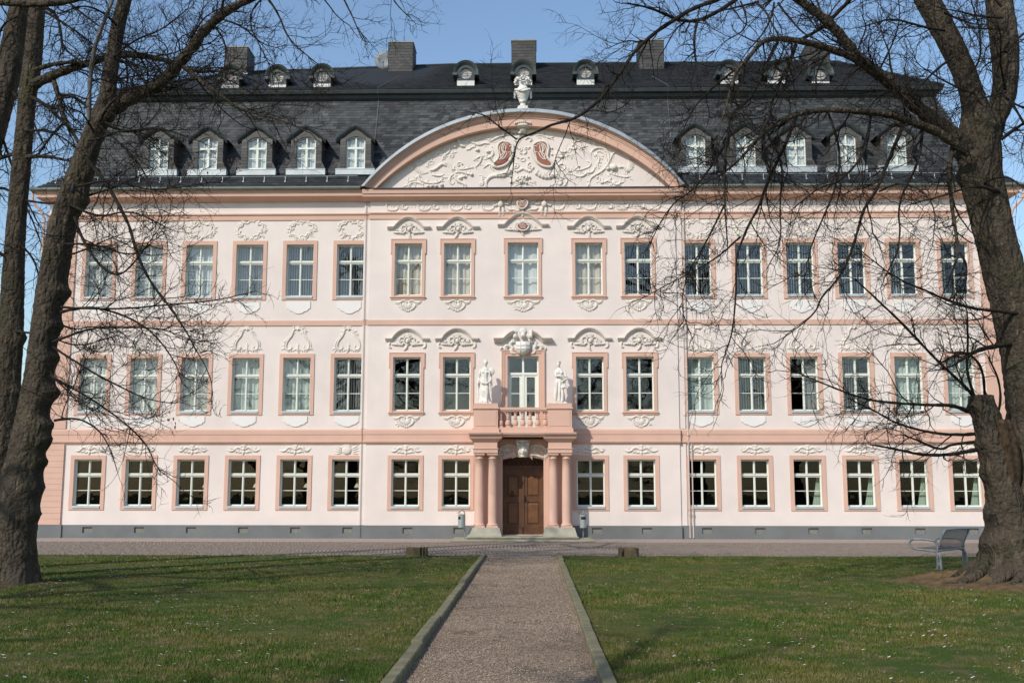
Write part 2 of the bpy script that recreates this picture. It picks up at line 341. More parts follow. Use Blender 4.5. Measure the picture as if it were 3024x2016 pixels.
# corner strips: rusticated below, plain above
for sx, x0 in ((0, XL-.07), (1, XR-1.17)):
    blk = MB(); blk.box(0, 1.24, -.075, 0.02, 0, .212); me = None
    for k in range(14):
        if me is None:
            o = blk.build('quoin_block', M_PINK, palace); me = o.data
        else: o = link(me, 'quoin_block', palace)
        o.location = (x0, 0, .508+k*.2195)
    b = MB(); b.box(x0+.02, x0+1.22, -.045, .01, .505, 3.58); b.box(x0, x0+1.24, -.06, .01, 4.165, 8.195); b.box(x0, x0+1.24, -.06, .01, 8.415, 12.43)
    b.build('corner_strip', M_PINK, palace)
for x0, x1 in ((RL-.24, RL), (RR, RR+.24)):
  b = MB()
  if 1:
    for z0, z1 in ((.505, 3.58), (4.165, 8.195), (8.415, 12.43), (12.72, 13.16)): b.box(x0, x1, -.06, .01, z0, z1)
  b.build('pilaster_strip', M_WALL, palace)

# ------------------------------------------------------------------ windows
FRC = {}
def frame_mesh(w, h, kind='win'):
    key = (round(w, 3), round(h, 3), kind)
    if key in FRC: return FRC[key]
    m = MB(); a = w/2; tz = h*.665; bz = h*.335
    m.box(-a, -a+.035, 0, .08, 0, h); m.box(a-.035, a, 0, .08, 0, h)
    m.box(-a+.04, a-.04, .002, .08, 0, .045); m.box(-a+.04, a-.04, .002, .08, h-.04, h)
    m.box(-a+.041, a-.041, -.035, .07, tz-.010, tz+.018); m.box(-a+.041, a-.041, -.006, .078, tz-.045, tz-.010); m.box(-a+.041, a-.041, -.006, .078, tz+.018, tz+.04)
    m.box(-.027, .027, -.018, .075, .046, tz-.056); m.box(-.027, .027, -.018, .075, tz+.051, h-.041)
    m.box(-.012, .012, -.030, .0, .046, tz-.056); m.box(-.012, .012, -.030, .0, tz+.051, h-.041)
    rows = []
    for s in (-1, 1):
        x0, x1 = (-a+.035, -.027) if s < 0 else (.027, a-.035)
        m.box(x0, x1, .012, .06, bz-.012, bz+.012)
        for z0, z1 in ((.045, tz-.055), (tz+.05, h-.04)):      # sash stiles
            m.box(x0, x0+.013, .010, .07, z0, z1); m.box(x1-.013, x1, .010, .07, z0, z1)
            m.box(x0+.018, x1-.018, .007, .069, z0, z0+.022); m.box(x0+.018, x1-.018, .007, .069, z1-.018, z1)
        for z0, z1 in ((.067, bz-.012), (bz+.012, tz-.073), (tz+.072, h-.058)): rows.append((x0+.018, x1-.018, z0, z1))
    o = m.build('window', M_FRAME); me = o.data; bpy.data.objects.remove(o)
    FRC[key] = (me, rows); return FRC[key]
PANEC = {}
def pane_mesh(w, h, m):
    key = (round(w, 3), round(h, 3), m.name)
    if key not in PANEC:
        b = MB(); b.box(-w/2, w/2, 0, .006, -h/2, h/2); o = b.build('pane', m); PANEC[key] = o.data; bpy.data.objects.remove(o)
    return PANEC[key]
CURC = {}
rng = random.Random(7)
def curtain_mesh(w, h, m, waves, amp, key):
    k = (round(w, 3), round(h, 3), m.name, waves, key)
    if k not in CURC:
        b = MB(); n = 40; r = random.Random(key); ph = r.random()*6
        row = [(-w/2+w*i/n, amp*math.sin(waves*2*math.pi*i/n+ph)+amp*.4*math.sin(waves*4.7*i/n*3.1+ph), 0) for i in range(n+1)]
        b.strip(row, [(x, y, h) for x, y, z in row]); o = b.build('curtain', m, smooth=True); CURC[k] = o.data; bpy.data.objects.remove(o)
    return CURC[k]
def blind_mesh(w, h, ang, frac, key):
    k = (round(w, 3), round(h, 3), ang, frac, key)
    if k not in CURC:
        b = MB(); n = 11; r = random.Random(key)
        for i in range(n):
            if (i+.5)/n > frac: continue
            x = -w/2+w*(i+.5)/n; a = R(ang+r.uniform(-7, 7)); d = .048
            b.quad((x-d*math.cos(a), -d*math.sin(a), 0.02), (x+d*math.cos(a), d*math.sin(a), 0.02), (x+d*math.cos(a), d*math.sin(a), h), (x-d*math.cos(a), -d*math.sin(a), h))
        o = b.build('blind', M_BLIND); CURC[k] = o.data; bpy.data.objects.remove(o)
    return CURC[k]
SURC = {}
def surround_mesh(w, h, ears):
    k = (round(w, 3), round(h, 3), ears)
    if k in SURC: return SURC[k]
    a = w/2; t = .148; b = MB()
    if not ears:
        b.box(-a-t, -a, -.035, .01, -.14, h+.155); b.box(a, a+t, -.035, .01, -.14, h+.155)
        b.box(-a, a, -.035, .01, -.14, -.035); b.box(-a, a, -.035, .01, h, h+.155)
    else:
        zt = h*.80
        for s in (-1, 1):
            x0, x1 = sorted((s*a, s*(a+t-.03))); b.box(x0, x1, -.045, .01, -.05, zt)
            x0, x1 = sorted((s*a, s*(a+t+.005))); b.box(x0, x1, -.045, .01, zt, h+.155)
            x0, x1 = sorted((s*(a+t-.03), s*(a+t+.012))); b.box(x0, x1, -.058, .01, zt, h+.17)
        b.box(-a, a, -.045, .01, h, h+.155); b.box(-a-t-.012, a+t+.012, -.062, .01, h+.155, h+.18)
        b.box(-a-t+.01, a+t-.01, -.035, .01, -.16, -.085)
        b.box(-a-t-.02, a+t+.02, -.075, .01, -.085, -.05)
    o = b.build('surround', M_PINK); SURC[k] = o.data; bpy.data.objects.remove(o); return SURC[k]
def window(xc, z0, z1, yw, w=2*HW, ears=False, fill=None, glass=None, seed=0, sill=True, surround=True, ywin=0.15, dark_left=False):
    h = z1-z0; me, rows = frame_mesh(w, h); o = link(me, 'window', palace, loc=(xc, yw+ywin, z0))
    for i, (x0, x1, a, b) in enumerate(rows):
        if dark_left and i < 2: continue
        link(pane_mesh(x1-x0+.008, b-a+.008, glass), 'pane', o, loc=((x0+x1)/2, .035, (a+b)/2))
    if surround: link(surround_mesh(w, h, ears), 'surround', o, loc=(0, -ywin, 0))
    if sill:
        k = ('sill', round(w, 2), ears)
        if k not in SURC:
            b = MB()
            if ears: b.frustum((-w/2+.001, w/2-.001, -ywin-.02, .0), (-w/2+.001, w/2-.001, -ywin-.02, .0), -.049, .004)
            else:
                b.box(-w/2+.001, w/2-.001, -ywin-.065, -.001, -.034, .012); b.box(-w/2+.001, w/2-.001, -ywin-.07, -ywin-.04, -.075, -.03)
            q = b.build('sill', M_PINK if ears else M_ZINC); SURC[k] = q.data; bpy.data.objects.remove(q)
        link(SURC[k], 'sill', o)
    if fill:
        kind = fill[0]
        if kind == 'curtain':
            c = link(curtain_mesh(w-.02, h-.04, fill[1], fill[2], .03, seed % 5), 'curtain', o, loc=(0, .22, .02))
        elif kind == 'blind':
            link(blind_mesh(w-.02, h-.06, fill[1], fill[2], seed % 4), 'blind', o, loc=(0, .20, .02))
        elif kind == 'blind_right':
            link(blind_mesh(w/2, h-.06, fill[1], 1.0, 9), 'blind', o, loc=(w/4, .20, .02))
        elif kind == 'drape':
            b = MB(); n = 14
            A = [(w/2-.02-.05*i/n-(.10)*(i/n), .25+.02*math.sin(i*2.1), .02+h*.62*(0)) for i in range(n+1)]
            A = [(w/2-.32*i/n, .24+.02*math.sin(i*2.1), 0.03) for i in range(n+1)]; B = [(w/2-.12*i/n, .24+.02*math.sin(i*2.1), h*.62) for i in range(n+1)]
            b.strip(A, B); b.build('curtain', M_CURTG, o, smooth=True)
    return o
SF = [('blind', 12, 1.0)]*2+[('curtain', M_CURT, 9), ('blind', 50, 1.0), ('blind', 62, 1.0), ('blind', 66, 1.0)]
SM = [('curtain', M_CURTB, 6), ('curtain', M_CURTB, 5), ('curtain', M_CURT, 3), ('curtain', M_CURTB, 4), ('blind', 68, 1.0)]
SR = [('blind', 60, 1.0), ('blind', 64, 1.0), ('blind', 52, 1.0), ('blind', 55, 1.0), ('blind', 40, .55), ('blind', 50, .3)]
FF = [('curtain', M_CURT, 5), ('curtain', M_CURT, 6), ('blind', 30, 1.0), ('curtain', M_CURTG, 5), ('curtain', M_CURTG, 6), ('blind', 62, 1.0)]
FM = [None, None, None, None, None]
FR = [('curtain', M_CURTG, 4), ('blind', 58, 1.0), ('blind_right', 45), ('blind', 50, .5), ('curtain', M_CURTG, 7), ('curtain', M_CURTG, 6)]
for i, c in enumerate(LEFTC):
    window(c, *FL['S'], 0, fill=SF[i], glass=M_GLASS, seed=i); window(c, *FL['F'], 0, fill=FF[i], glass=M_GLASS, seed=i+1); window(c, *FL['G'], 0, glass=M_GLASSD)
for i, c in enumerate(RIGHTC):
    window(c, *FL['S'], 0, fill=SR[i], glass=M_GLASS, seed=i+2); window(c, *FL['F'], 0, fill=FR[i], glass=M_GLASS, seed=i, dark_left=(i == 2))
    window(c, *FL['G'], 0, glass=M_GLASSD, fill=('drape',) if i > 1 else None)
for i, c in enumerate(MIDC):
    if i == 2:
        window(c, 9.37, 11.47, RY, w=1.2, ears=True, fill=SM[2], glass=M_GLASS, seed=1); continue
    window(c, *FL['S'], RY, ears=True, fill=SM[i], glass=M_GLASS, seed=i); window(c, *FL['F'], RY, ears=True, fill=FM[i], glass=M_GLASS, seed=i); window(c, *FL['G'], RY, glass=M_GLASSD)
# glazed balcony door
bd = MB(); a = .6; z0, z1 = 4.05, 6.97; tz = 6.30
bd.box(-a, -a+.06, 0, .08, z0, z1); bd.box(a-.06, a, 0, .08, z0, z1); bd.box(-a+.06, a-.06, .002, .08, z1-.06, z1)
bd.box(-a+.061, a-.061, -.03, .075, tz-.05, tz+.045); bd.box(-.04, .04, -.015, .076, tz+.046, z1-.061)
bd.box(-.055, .055, -.02, .076, z0, tz-.051)
bp_ = []
for s in (-1, 1):
    x0, x1 = (-a+.06, -.055) if s < 0 else (.055, a-.06)
    bd.box(x0, x0+.085, .006, .07, z0, tz-.05); bd.box(x1-.085, x1, .006, .07, z0, tz-.05); bd.box(x0+.085, x1-.085, .007, .069, tz-.13, tz-.05)
    bd.box(x0+.085, x1-.085, .007, .069, z0, z0+.62); bd.box(x0+.085, x1-.085, .012, .06, 5.52, 5.55)
    bp_ += [(x0+.085, x1-.085, z0+.62, 5.52), (x0+.085, x1-.085, 5.55, tz-.13), (x0 if s < 0 else .04, x1 if s > 0 else -.04, tz+.045, z1-.06)]
bdo = bd.build('balcony_door', M_FRAME, palace); bdo.location = (XC, RY+.15, 0)
for x0, x1, c, d in bp_: link(pane_mesh(x1-x0+.006, d-c+.006, M_GLASS), 'pane', bdo, loc=((x0+x1)/2, .035, (c+d)/2))
b = MB()
for t0, t1, dp in ((0, .11, .05), (.11, .19, .075), (.19, .235, .10)):
    for s in (-1, 1):
        x0, x1 = sorted((s*(.6+t0), s*(.6+t1))); b.box(x0, x1, -dp-.15, -.14, z0, z1+t0)
    b.box(-.6-t1, .6+t1, -dp-.151, -.14, z1+t0+.0005, z1+t1)
b.build('surround', M_PINK, bdo)
b = MB(); b.quad((-1.1, 2.2, 4.0), (1.1, 2.2, 4.0), (1.1, 2.2, 7.2), (-1.1, 2.2, 7.2)); b.build('curtain', M_BLIND, bdo)

# ------------------------------------------------------------------ roof
def slate(mb, x, v0, wd, hh, org, ex, ev, nrm, r, skew=.0, th=.010, lift=.012):
    """one slate lying on a slope: x along the course, v up the slope"""
    def P(a, c, d): return tuple(org[k]+ex[k]*a+ev[k]*c+nrm[k]*d for k in range(3))
    l = lift+r.uniform(0, .005); a = x; b_ = x+wd-.006; s = skew
    j = r.uniform(-.006, .006)
    vs = [P(a, v0+j, l), P(b_, v0+j, l), P(b_+s, v0+hh, .002), P(a+s, v0+hh, .002), P(a, v0+j, l-th-.012), P(b_, v0+j, l-th-.012)]
    mb.add(vs, [(0, 1, 2, 3), (4, 5, 1, 0), (0, 3, 4), (1, 5, 2)], tone=min(1, max(0, r.gauss(.40, .23))))
# shell of the roof (under the slates)
TOPX = 1.80; MY0, MZ0, MY1, MZ1 = 0.5, 14.52, 2.0, 18.12; EO = .52
def roof_ring(mb, lv):     # lv: list of (inset_x, y_front, z)
    rows = [[(XL+i, y, z), (XR-i, y, z), (XR-i, YB-y, z), (XL+i, YB-y, z)] for i, y, z in lv]
    for A, B in zip(rows[:-1], rows[1:]): mb.strip(A, B, True)
RZ = 21.95; RYD = 7.5
shell = MB(); roof_ring(shell, [(.5, .5, 14.52), (TOPX, 2.0, MZ1)])
xe0, xe1, ye0, ye1 = XL-EO, XR+EO, -EO, YB+EO; xi0, xi1, yi0, yi1 = XL+.5, XR-.5, .5, YB-.5
shell.quad((xe0, ye0, 13.6), (XC-6.34, ye0, 13.6), (XC-6.34, yi0, 14.52), (xi0, yi0, 14.52)); shell.quad((XC+6.34, ye0, 13.6), (xe1, ye0, 13.6), (xi1, yi0, 14.52), (XC+6.34, yi0, 14.52))
shell.quad((xe1, ye0, 13.6), (xe1, ye1, 13.6), (xi1, yi1, 14.52), (xi1, yi0, 14.52)); shell.quad((xe0, ye1, 13.6), (xe0, ye0, 13.6), (xi0, yi0, 14.52), (xi0, yi1, 14.52)); shell.quad((xe1, ye1, 13.6), (xe0, ye1, 13.6), (xi0, yi1, 14.52), (xi1, yi1, 14.52)); shell.t = [.35]*len(shell.f)
roof = shell.build('roof', M_SLATE, palace)
b = MB(); roof_ring(b, [(TOPX+.02, 2.02, 18.08), (TOPX-.04, 1.94, 18.14), (TOPX-.10, 1.88, 18.18), (TOPX-.14, 1.84, 18.30), (TOPX-.26, 1.70, 18.34), (TOPX-.30, 1.66, 18.46), (TOPX-.28, 1.68, 18.50)])
b.build('mansard_cornice', M_ZINCD, roof)
ux0, ux1 = XL+TOPX-.3, XR-TOPX+.3; rl, rr = -14.1, 14.3; rzl, rzr = 21.62, 21.92
b = MB(); A0, A1, B0, B1, RA, RB, RC = (ux0, 1.66, 18.5), (ux1, 1.66, 18.5), (ux0, YB-1.66, 18.5), (ux1, YB-1.66, 18.5), (rl, RYD, rzl), (rr, RYD, rzr), (-4.0, RYD, rzr)
b.add([A0, A1, B0, B1, RA, RB, RC], [(0, 1, 5, 6), (0, 6, 4), (1, 3, 5), (3, 2, 4, 6, 5), (2, 0, 4)]); b.t = [.3]*len(b.f)
upper = b.build('upper_roof', M_SLATED, palace)
# mansard slates on the front slope: 300 single ones round the pediment, the rest joined
sr = random.Random(3); ev = np.array([0, MY1-MY0, MZ1-MZ0]); SL = float(np.linalg.norm(ev)); ev = ev/SL; ex = np.array([1.0, 0, 0]); nrm = np.array([0, -ev[2], ev[1]])
org = np.array([0, MY0, MZ0]); COURSE = .146
rest = MB(); single = []
ncr = int(SL/COURSE)
for k in range(ncr+1):
    v0 = k*COURSE; t = v0/SL; top = k >= ncr-1
    xa, xb = XL+.5+(TOPX-.5)*t, XR-.5-(TOPX-.5)*t
    x = xa+sr.uniform(0, .2)*0
    while x < xb-.05:
        wd = min(sr.uniform(.20, .31), xb-x); hh = COURSE+.035 if not top else min(COURSE+.03, SL-v0)
        xm, zm = x+wd/2, MZ0+v0*ev[2]
        inped = (xm-XC)**2+(zm-8.0)**2 < 8.55**2
        ind = any(abs(xm-c) < .52 and zm < 15.7 for c in LEFTC[1:]+RIGHTC[:5])
        if hh > .03 and not inped and not ind:
            near = abs(xm-XC) < 7.2 and zm < 17.9 and len(single) < 300
            if near: single.append((x, v0, wd, hh))
            else: slate(rest, x, v0, wd, hh, org, ex, ev, nrm, sr, .05 if not top else .09)
        x += wd
o = rest.build('slate_courses', M_SLATE, roof); tag(o, kind='stuff')
variants = []
for q in range(14):
    mb = MB(); slate(mb, 0, 0, .26, COURSE+.035, np.zeros(3), ex, ev, nrm, sr, .05); q_ = mb.build('slate', M_SLATE); variants.append(q_.data); bpy.data.objects.remove(q_)
for x, v0, wd, hh in single:
    o = link(sr.choice(variants), 'slate', roof, loc=tuple(org+ev*v0+ex*x)); o.scale = (wd/.26, 1, 1)
# apron slates
ap = MB(); ev2 = np.array([0, EO+.5, .92]); S2 = float(np.linalg.norm(ev2)); ev2 /= S2; n2 = np.array([0, -ev2[2], ev2[1]]); or2 = np.array([0, -EO, 13.60])
for k in range(8):
    v0 = k*.165; x = XL-EO+v0*.74
    while x < XR+EO-v0*.74:
        wd = sr.uniform(.25, .35)
        if not (abs(x-XC) < 6.35 and True): slate(ap, x, v0, min(wd, XR+EO-v0*.74-x), .19, or2, ex, ev2, n2, sr, .0)
        x += wd
ap.t = [q*.35 for q in ap.t]
tag(ap.build('slate_courses', M_SLATE, roof), kind='stuff')
# upper roof slates
up_ = MB(); ev3 = np.array([0, RYD-1.66, rzr-18.5]); S3 = float(np.linalg.norm(ev3)); ev3 /= S3; n3 = np.array([0, -ev3[2], ev3[1]]); or3 = np.array([0, 1.66, 18.5])
for k in range(int(S3/.19)):
    v0 = k*.19; t = v0/S3; xa, xb = ux0+(-4.0-ux0)*t*.999 if False else ux0+(rl-ux0)*t, ux1+(rr-ux1)*t
    x = xa
    while x < xb-.05:
        wd = min(sr.uniform(.28, .40), xb-x)
        dz = 0 if x > -4 else -(rzr-rzl)*t*min(1, (-4-x)/10.1)
        slate(up_, x, v0, wd, .22, or3+np.array([0, 0, dz]), ex, ev3, n3, sr, .0, lift=.02); x += wd
tag(up_.build('slate_courses', M_SLATED, upper), kind='stuff')
b = MB(); b.tube([(ux0, 1.66, 18.52), (rl, RYD, rzl+.03), (-4, RYD, rzr+.03), (rr, RYD, rzr+.03), (ux1, 1.66, 18.52)], .06, 6); b.build('ridge_cap', M_ZINCD, upper)
# gutter, snow guard
b = MB()
for x0, x1 in ((XL-.6, XC-6.4), (XC+6.4, XR+.6)):
    front(b, [(.47, 13.545), (.56, 13.56), (.60, 13.61), (.60, 13.66), (.585, 13.665), (.56, 13.61), (.47, 13.59)], x0, x1, 0.0)
b.box(XL-.6, XL-.47, -.47, YB, 13.55, 13.65); b.box(XR+.47, XR+.6, -.47, YB, 13.55, 13.65); b.build('gutter', M_GUTTER, palace)
for x0, x1 in ((XL-.2, XC-6.6), (XC+6.6, XR+.2)):
    g = MB(); g.tube([(x0, -.02, 14.24), (x1, -.02, 14.24)], .011, 5)
    x = x0+.4
    gobj = g.build('snow_guard', M_ZINC, palace)
    while x < x1:
        q = MB(); q.box(x-.010, x+.010, -.04, .0, 14.0, 14.25); q.box(x-.025, x+.025, -.10, -.02, 13.99, 14.03); q.build('bracket', M_ZINC, gobj); x += .84
# chimneys
for i, (cx, zt, wd) in enumerate(((-13.9, 22.25, 1.04), (-6.23, 22.42, 1.14), (-.52, 22.46, 1.12), (5.37, 22.42, 1.14), (13.0, 22.1, 1.08))):
    c = MB(); y0, y1 = 6.0, 7.3; x0, x1 = cx-wd/2, cx+wd/2; zb = 20.6
    c.box(x0+.01, x1-.01, y0+.01, y1-.01, zb, zt); c.t = [.2]*6
    for face in range(3):
        if face == 0: og, e1, nn, L = np.array([x0, y0, 0]), np.array([1., 0, 0]), np.array([0, -1., 0]), wd
        elif face == 1: og, e1, nn, L = np.array([x1, y0, 0]), np.array([0, 1., 0]), np.array([1., 0, 0]), y1-y0
        else: og, e1, nn, L = np.array([x0, y1, 0]), np.array([0, -1., 0]), np.array([-1., 0, 0]), y1-y0
        z = zb; k = 0
        while z < zt-.05:
            n_ = 4; off = .5 if k % 2 else 0
            for q in range(n_+1):
                a0 = max(0, (q-off)*L/n_); a1 = min(L, (q+1-off)*L/n_)
                if a1-a0 > .04: slate(c, a0, z, a1-a0, min(.16, zt-z), og, e1, np.array([0, 0, 1.]), nn, sr, .03 if a1 < L-.05 else 0)
            z += .138; k += 1
    c.t = [q*.55 for q in c.t]; co = c.build('chimney', M_SLATEF, roof)
    k_ = MB(); k_.box(x0-.03, x1+.03, y0-.03, y1+.03, zt, zt+.055); k_.build('chimney_cap', M_STONE, co)
    k_ = MB(); k_.box(x0-.05, x1+.05, y0-.06, y0-.01, 20.93, 21.0); k_.build('flashing', M_ZINC, co)
# dormers of the mansard
def arc_pts(x0, x1, z, rise, n=10):
    return [(x0+(x1-x0)*i/n, z+rise*(1-((2*i/n-1)**2))) for i in range(n+1)]
def make_dormer():
    d = MB(); yf = -.10
    outl = [(-.62, 15.72), (-.4, 15.90), (-.2, 16.06), (0, 16.16), (.2, 16.06), (.4, 15.90), (.62, 15.72)]
    d.box(-.62, -.385, yf, yf+.14, 14.85, 15.72); d.box(.385, .62, yf, yf+.14, 14.85, 15.72)
    d.frustum((-.80, -.386, yf, yf+.14), (-.62, -.386, yf, yf+.14), 14.50, 14.85); d.frustum((.386, .80, yf, yf+.14), (.386, .62, yf, yf+.14), 14.50, 14.85)
    arch = arc_pts(-.385, .385, 15.72, .15, 6)
    d.strip([(x, yf, z) for x, z in arch], [(x, yf, z) for x, z in outl]); d.strip([(x, yf, z) for x, z in arch], [(x, yf+.14, z) for x, z in arch])
    for s in (-1, 1):      # cheeks running back into the slope
        d.add([(s*.615, yf+.1, 14.55), (s*.615, yf+.1, 15.75), (s*.615, .85, 15.75), (s*.615, .2, 14.55)], [(0, 1, 2, 3)])
        d.add([(s*.80, yf+.1, 14.50), (s*.615, yf+.1, 14.87), (s*.615, .35, 14.87), (s*.80, .1, 14.50)], [(0, 1, 2, 3)])
    d.t = [.6]*len(d.f); D = d.build('dormer', M_SLATEF, palace)
    # narrow vertical slates round the opening
    sl = MB(); e = np.array([0, 0, 1.])
    for s in (-1, 1):
        for k in range(9): slate(sl, .39 if s > 0 else -.615, 14.62+k*.128, .225, .15, np.array([0, yf-.002, 0]), ex, e, np.array([0, -1., 0]), sr, .02*s, th=.004, lift=.012)
    tag(sl.build('slate_courses', M_SLATEF, D), kind='stuff')
    c = MB(); P = [(-.78, 15.60), (-.66, 15.74), (-.42, 15.93), (-.2, 16.10), (0, 16.19), (.2, 16.10), (.42, 15.93), (.66, 15.74), (.78, 15.60)]
    lo = [(x, z-.02) for x, z in P]; mid = [(x*1.02, z+.07) for x, z in P]; hi = [(x*1.04, z+.14) for x, z in P]
    c.strip([(x, yf-.02, z) for x, z in lo], [(x, yf-.10, z) for x, z in mid]); c.strip([(x, yf-.10, z) for x, z in mid], [(x, yf-.12, z) for x, z in hi])
    c.strip([(x, yf-.02, z) for x, z in lo], [(x, yf+.12, z) for x, z in lo])
    c.strip([(x, yf-.12, z) for x, z in hi], [(x, 1.35, z+.06) for x, z in hi]); c.build('dormer_roof', M_ZINCD, D)
    z_ = MB(); z_.box(-.79, .79, yf-.06, .12, 14.27, 14.50); z_.box(-.80, .80, yf-.075, yf-.02, 14.485, 14.51); z_.build('sill_apron', M_ZINC, D)
    w_ = MB(); yw = yf+.08
    w_.box(-.385, -.335, yw, yw+.06, 14.52, 15.76); w_.box(.335, .385, yw, yw+.06, 14.52, 15.76); w_.box(-.335, .335, yw, yw+.06, 14.52, 14.60)
    w_.box(-.335, .335, yw-.02, yw+.05, 15.36, 15.44); w_.box(-.045, .045, yw-.012, yw+.055, 14.60, 15.36); w_.box(-.03, .03, yw-.01, yw+.055, 15.44, 15.84)
    w_.box(-.335, -.045, yw+.01, yw+.05, 14.97, 15.0); w_.box(.045, .335, yw+.01, yw+.05, 14.97, 15.0)
    ao = arc_pts(-.385, .385, 15.72, .15, 8); ai = arc_pts(-.335, .335, 15.70, .12, 8)
    w_.strip([(x, yw, z) for x, z in ai], [(x, yw, z) for x, z in ao]); w_.build('window', M_FRAME, D)
    for x0, x1, a, c_ in ((-.335, -.045, 14.60, 14.97), (-.335, -.045, 15.0, 15.36), (.045, .335, 14.60, 14.97), (.045, .335, 15.0, 15.36), (-.335, -.03, 15.44, 15.82), (.03, .335, 15.44, 15.82)):
        link(pane_mesh(x1-x0+.004, c_-a+.004, M_GLASS), 'pane', D, loc=((x0+x1)/2, yw+.03, (a+c_)/2))
    link(curtain_mesh(.70, 1.24, M_CURT, 4, .02, 2), 'curtain', D, loc=(0, yw+.12, 14.56))
    return D
D0 = make_dormer()
for i, c in enumerate(LEFTC[1:]+RIGHTC[:5]):
    o = D0 if i == 0 else copy_tree(D0, palace)
    o.location = (c+.07, .35, .10)
# round-headed lucarnes of the upper roof
def make_lucarne():
    yf = 2.28; n = 14; zc = 19.42
    hd = [(-.37+0*i, 0) for i in range(0)]
    A = [math.pi*i/n for i in range(n+1)]
    inner = [(.25*math.cos(a), zc+.25*math.sin(a)) for a in A]; mid = [(.37*math.cos(a), zc+.37*math.sin(a)) for a in A]; out = [(.46*math.cos(a), zc+.46*math.sin(a)) for a in A]; out2 = [(.54*math.cos(a), zc+.54*math.sin(a)) for a in A]
    f = MB(); f.strip([(x, yf, z) for x, z in inner], [(x, yf, z) for x, z in mid])
    lower = [(.25*math.cos(math.pi+a), zc+.25*math.sin(math.pi+a)) for a in A]; base = [(-.37+.74*i/n, 19.08) for i in range(n+1)]
    f.strip([(x, yf, z) for x, z in lower], [(x, yf, z) for x, z in base])
    for s in (-1, 1):
        f.add([(s*.37, yf, zc), (s*.25, yf, zc), (s*.37, yf, 19.08)], [(0, 1, 2)])
        f.add([(s*.37, yf, zc), (s*.37, yf, 18.86), (s*.37, yf+.25, 18.86), (s*.37, 3.9, zc+.2)], [(0, 1, 2, 3)])
    f.strip([(x, yf, z) for x, z in inner+lower], [(x, yf+.08, z) for x, z in inner+lower])
    F_ = f.build('lucarne', M_ZINCD, palace)
    c = MB(); c.strip([(x, yf-.01, z) for x, z in mid], [(x, yf-.09, z) for x, z in out]); c.strip([(x, yf-.09, z) for x, z in out], [(x, yf-.13, z) for x, z in out2])
    c.strip([(x, yf-.13, z) for x, z in out2], [(x, 4.4, z) for x, z in out2])
    for s in (-1, 1): c.box(min(s*.37, s*.55), max(s*.37, s*.55), yf-.12, yf+.5, zc-.12, zc-.0)
    c.build('lucarne_roof', mat('green_black_sheet', (0.055, 0.072, 0.066), .45, .15, 4, .05, 30, .45), F_)
    s_ = MB(); s_.box(-.37, .37, yf-.02, yf+.05, 18.86, 19.079); s_.build('sill_apron', mat('white_zinc', (.70, .70, .66), .5, .04, 4), F_)
    g = MB(); pts = inner+lower[1:-1]; g.add([(x, yf+.06, z) for x, z in pts], [tuple(range(len(pts)))]); g.build('pane', M_GLASS, F_)
    g = MB(); g.box(-.28, .28, yf+.13, yf+.14, 19.1, 19.72); g.build('backing', M_BLIND, F_)
    g = MB(); g.box(-.01, .01, yf+.04, yf+.06, zc-.25, zc+.25); g.box(-.25, .25, yf+.041, yf+.061, zc-.01, zc+.01); g.build('glazing_bar', mat('rusty_bar', (.35, .20, .09), .8), F_)
    return F_
L0 = make_lucarne()
for i, (c, dz) in enumerate(((-13.02, -.12), (-11.0, -.12), (-9.08, -.09), (-2.95, 0), (-.5, 0), (2.14, 0), (8.22, -.06), (10.2, -.1), (12.06, -.15))):
    o = L0 if i == 0 else copy_tree(L0, palace)
    o.location = (c, 0, dz)
# lightning conductors down the roof
for i, (x, s) in enumerate(((-6.6, 1), (5.55, -1))):
    b = MB(); b.tube([(x+.7*s, 6.2, 21.1), (x+.1*s, 2.2, 18.9), (x, 1.6, 18.55), (x, 1.62, 18.3), (x, 1.9, 18.1), (x, .46, 14.6), (x+.0*s, -.5, 13.7)], .007, 5); b.build('lightning_wire', M_WIREZ, palace)
# ------------------------------------------------------------------ arched pediment
RI, ZI, RO, ZO = 7.95, 16.13-7.95, 8.02, 16.79-8.02
TI, TO = math.asin(5.80/RI), math.asin(6.36/RO)
def ap_(t, s):           # t -1..1 along the arch, s 0 inner .. 1 outer
    p = (XC+RI*math.sin(TI*t), ZI+RI*math.cos(TI*t)); q = (XC+RO*math.sin(TO*t), ZO+RO*math.cos(TO*t))
    return (p[0]+(q[0]-p[0])*s, p[1]+(q[1]-p[1])*s)
NA = 72
def sweep(mb, prof):
    rows = []
    for s, y in prof: rows.append([(ap_(-1+2*i/NA, s)[0], y, ap_(-1+2*i/NA, s)[1]) for i in range(NA+1)])
    for A, B in zip(rows[:-1], rows[1:]): mb.strip(A, B)
    for e in (0, NA): mb.add([r[e] for r in rows], [tuple(range(len(rows)))])
    return mb
YT = RY-.02
b = MB(); sweep(b, [(-.03, YT+.01), (-.02, YT-.28), (0.0, YT-.30), (.44, YT-.31), (.45, YT-.34), (.52, YT-.345), (.55, YT-.37), (.66, YT-.38), (.70, YT-.43), (.75, YT-.47), (.77, YT+.0)])
pedi = b.build('pediment', M_PINK, palace, smooth=False)
b = MB(); sweep(b, [(.74, YT-.44), (.74, YT-.53), (.77, YT-.54), (1.02, YT-.44), (1.04, YT-.25), (1.04, 2.2), (.81, 2.2)]); b.build('pediment_flashing', M_ZINCP, pedi)
b = MB()
arc = [ap_(-1+2*i/NA, .1) for i in range(NA+1)]
b.strip([(x, YT, max(z, 13.5)) for x, z in arc], [(x, YT, 13.4) for x, z in arc]); b.build('tympanum', M_WALL, pedi)
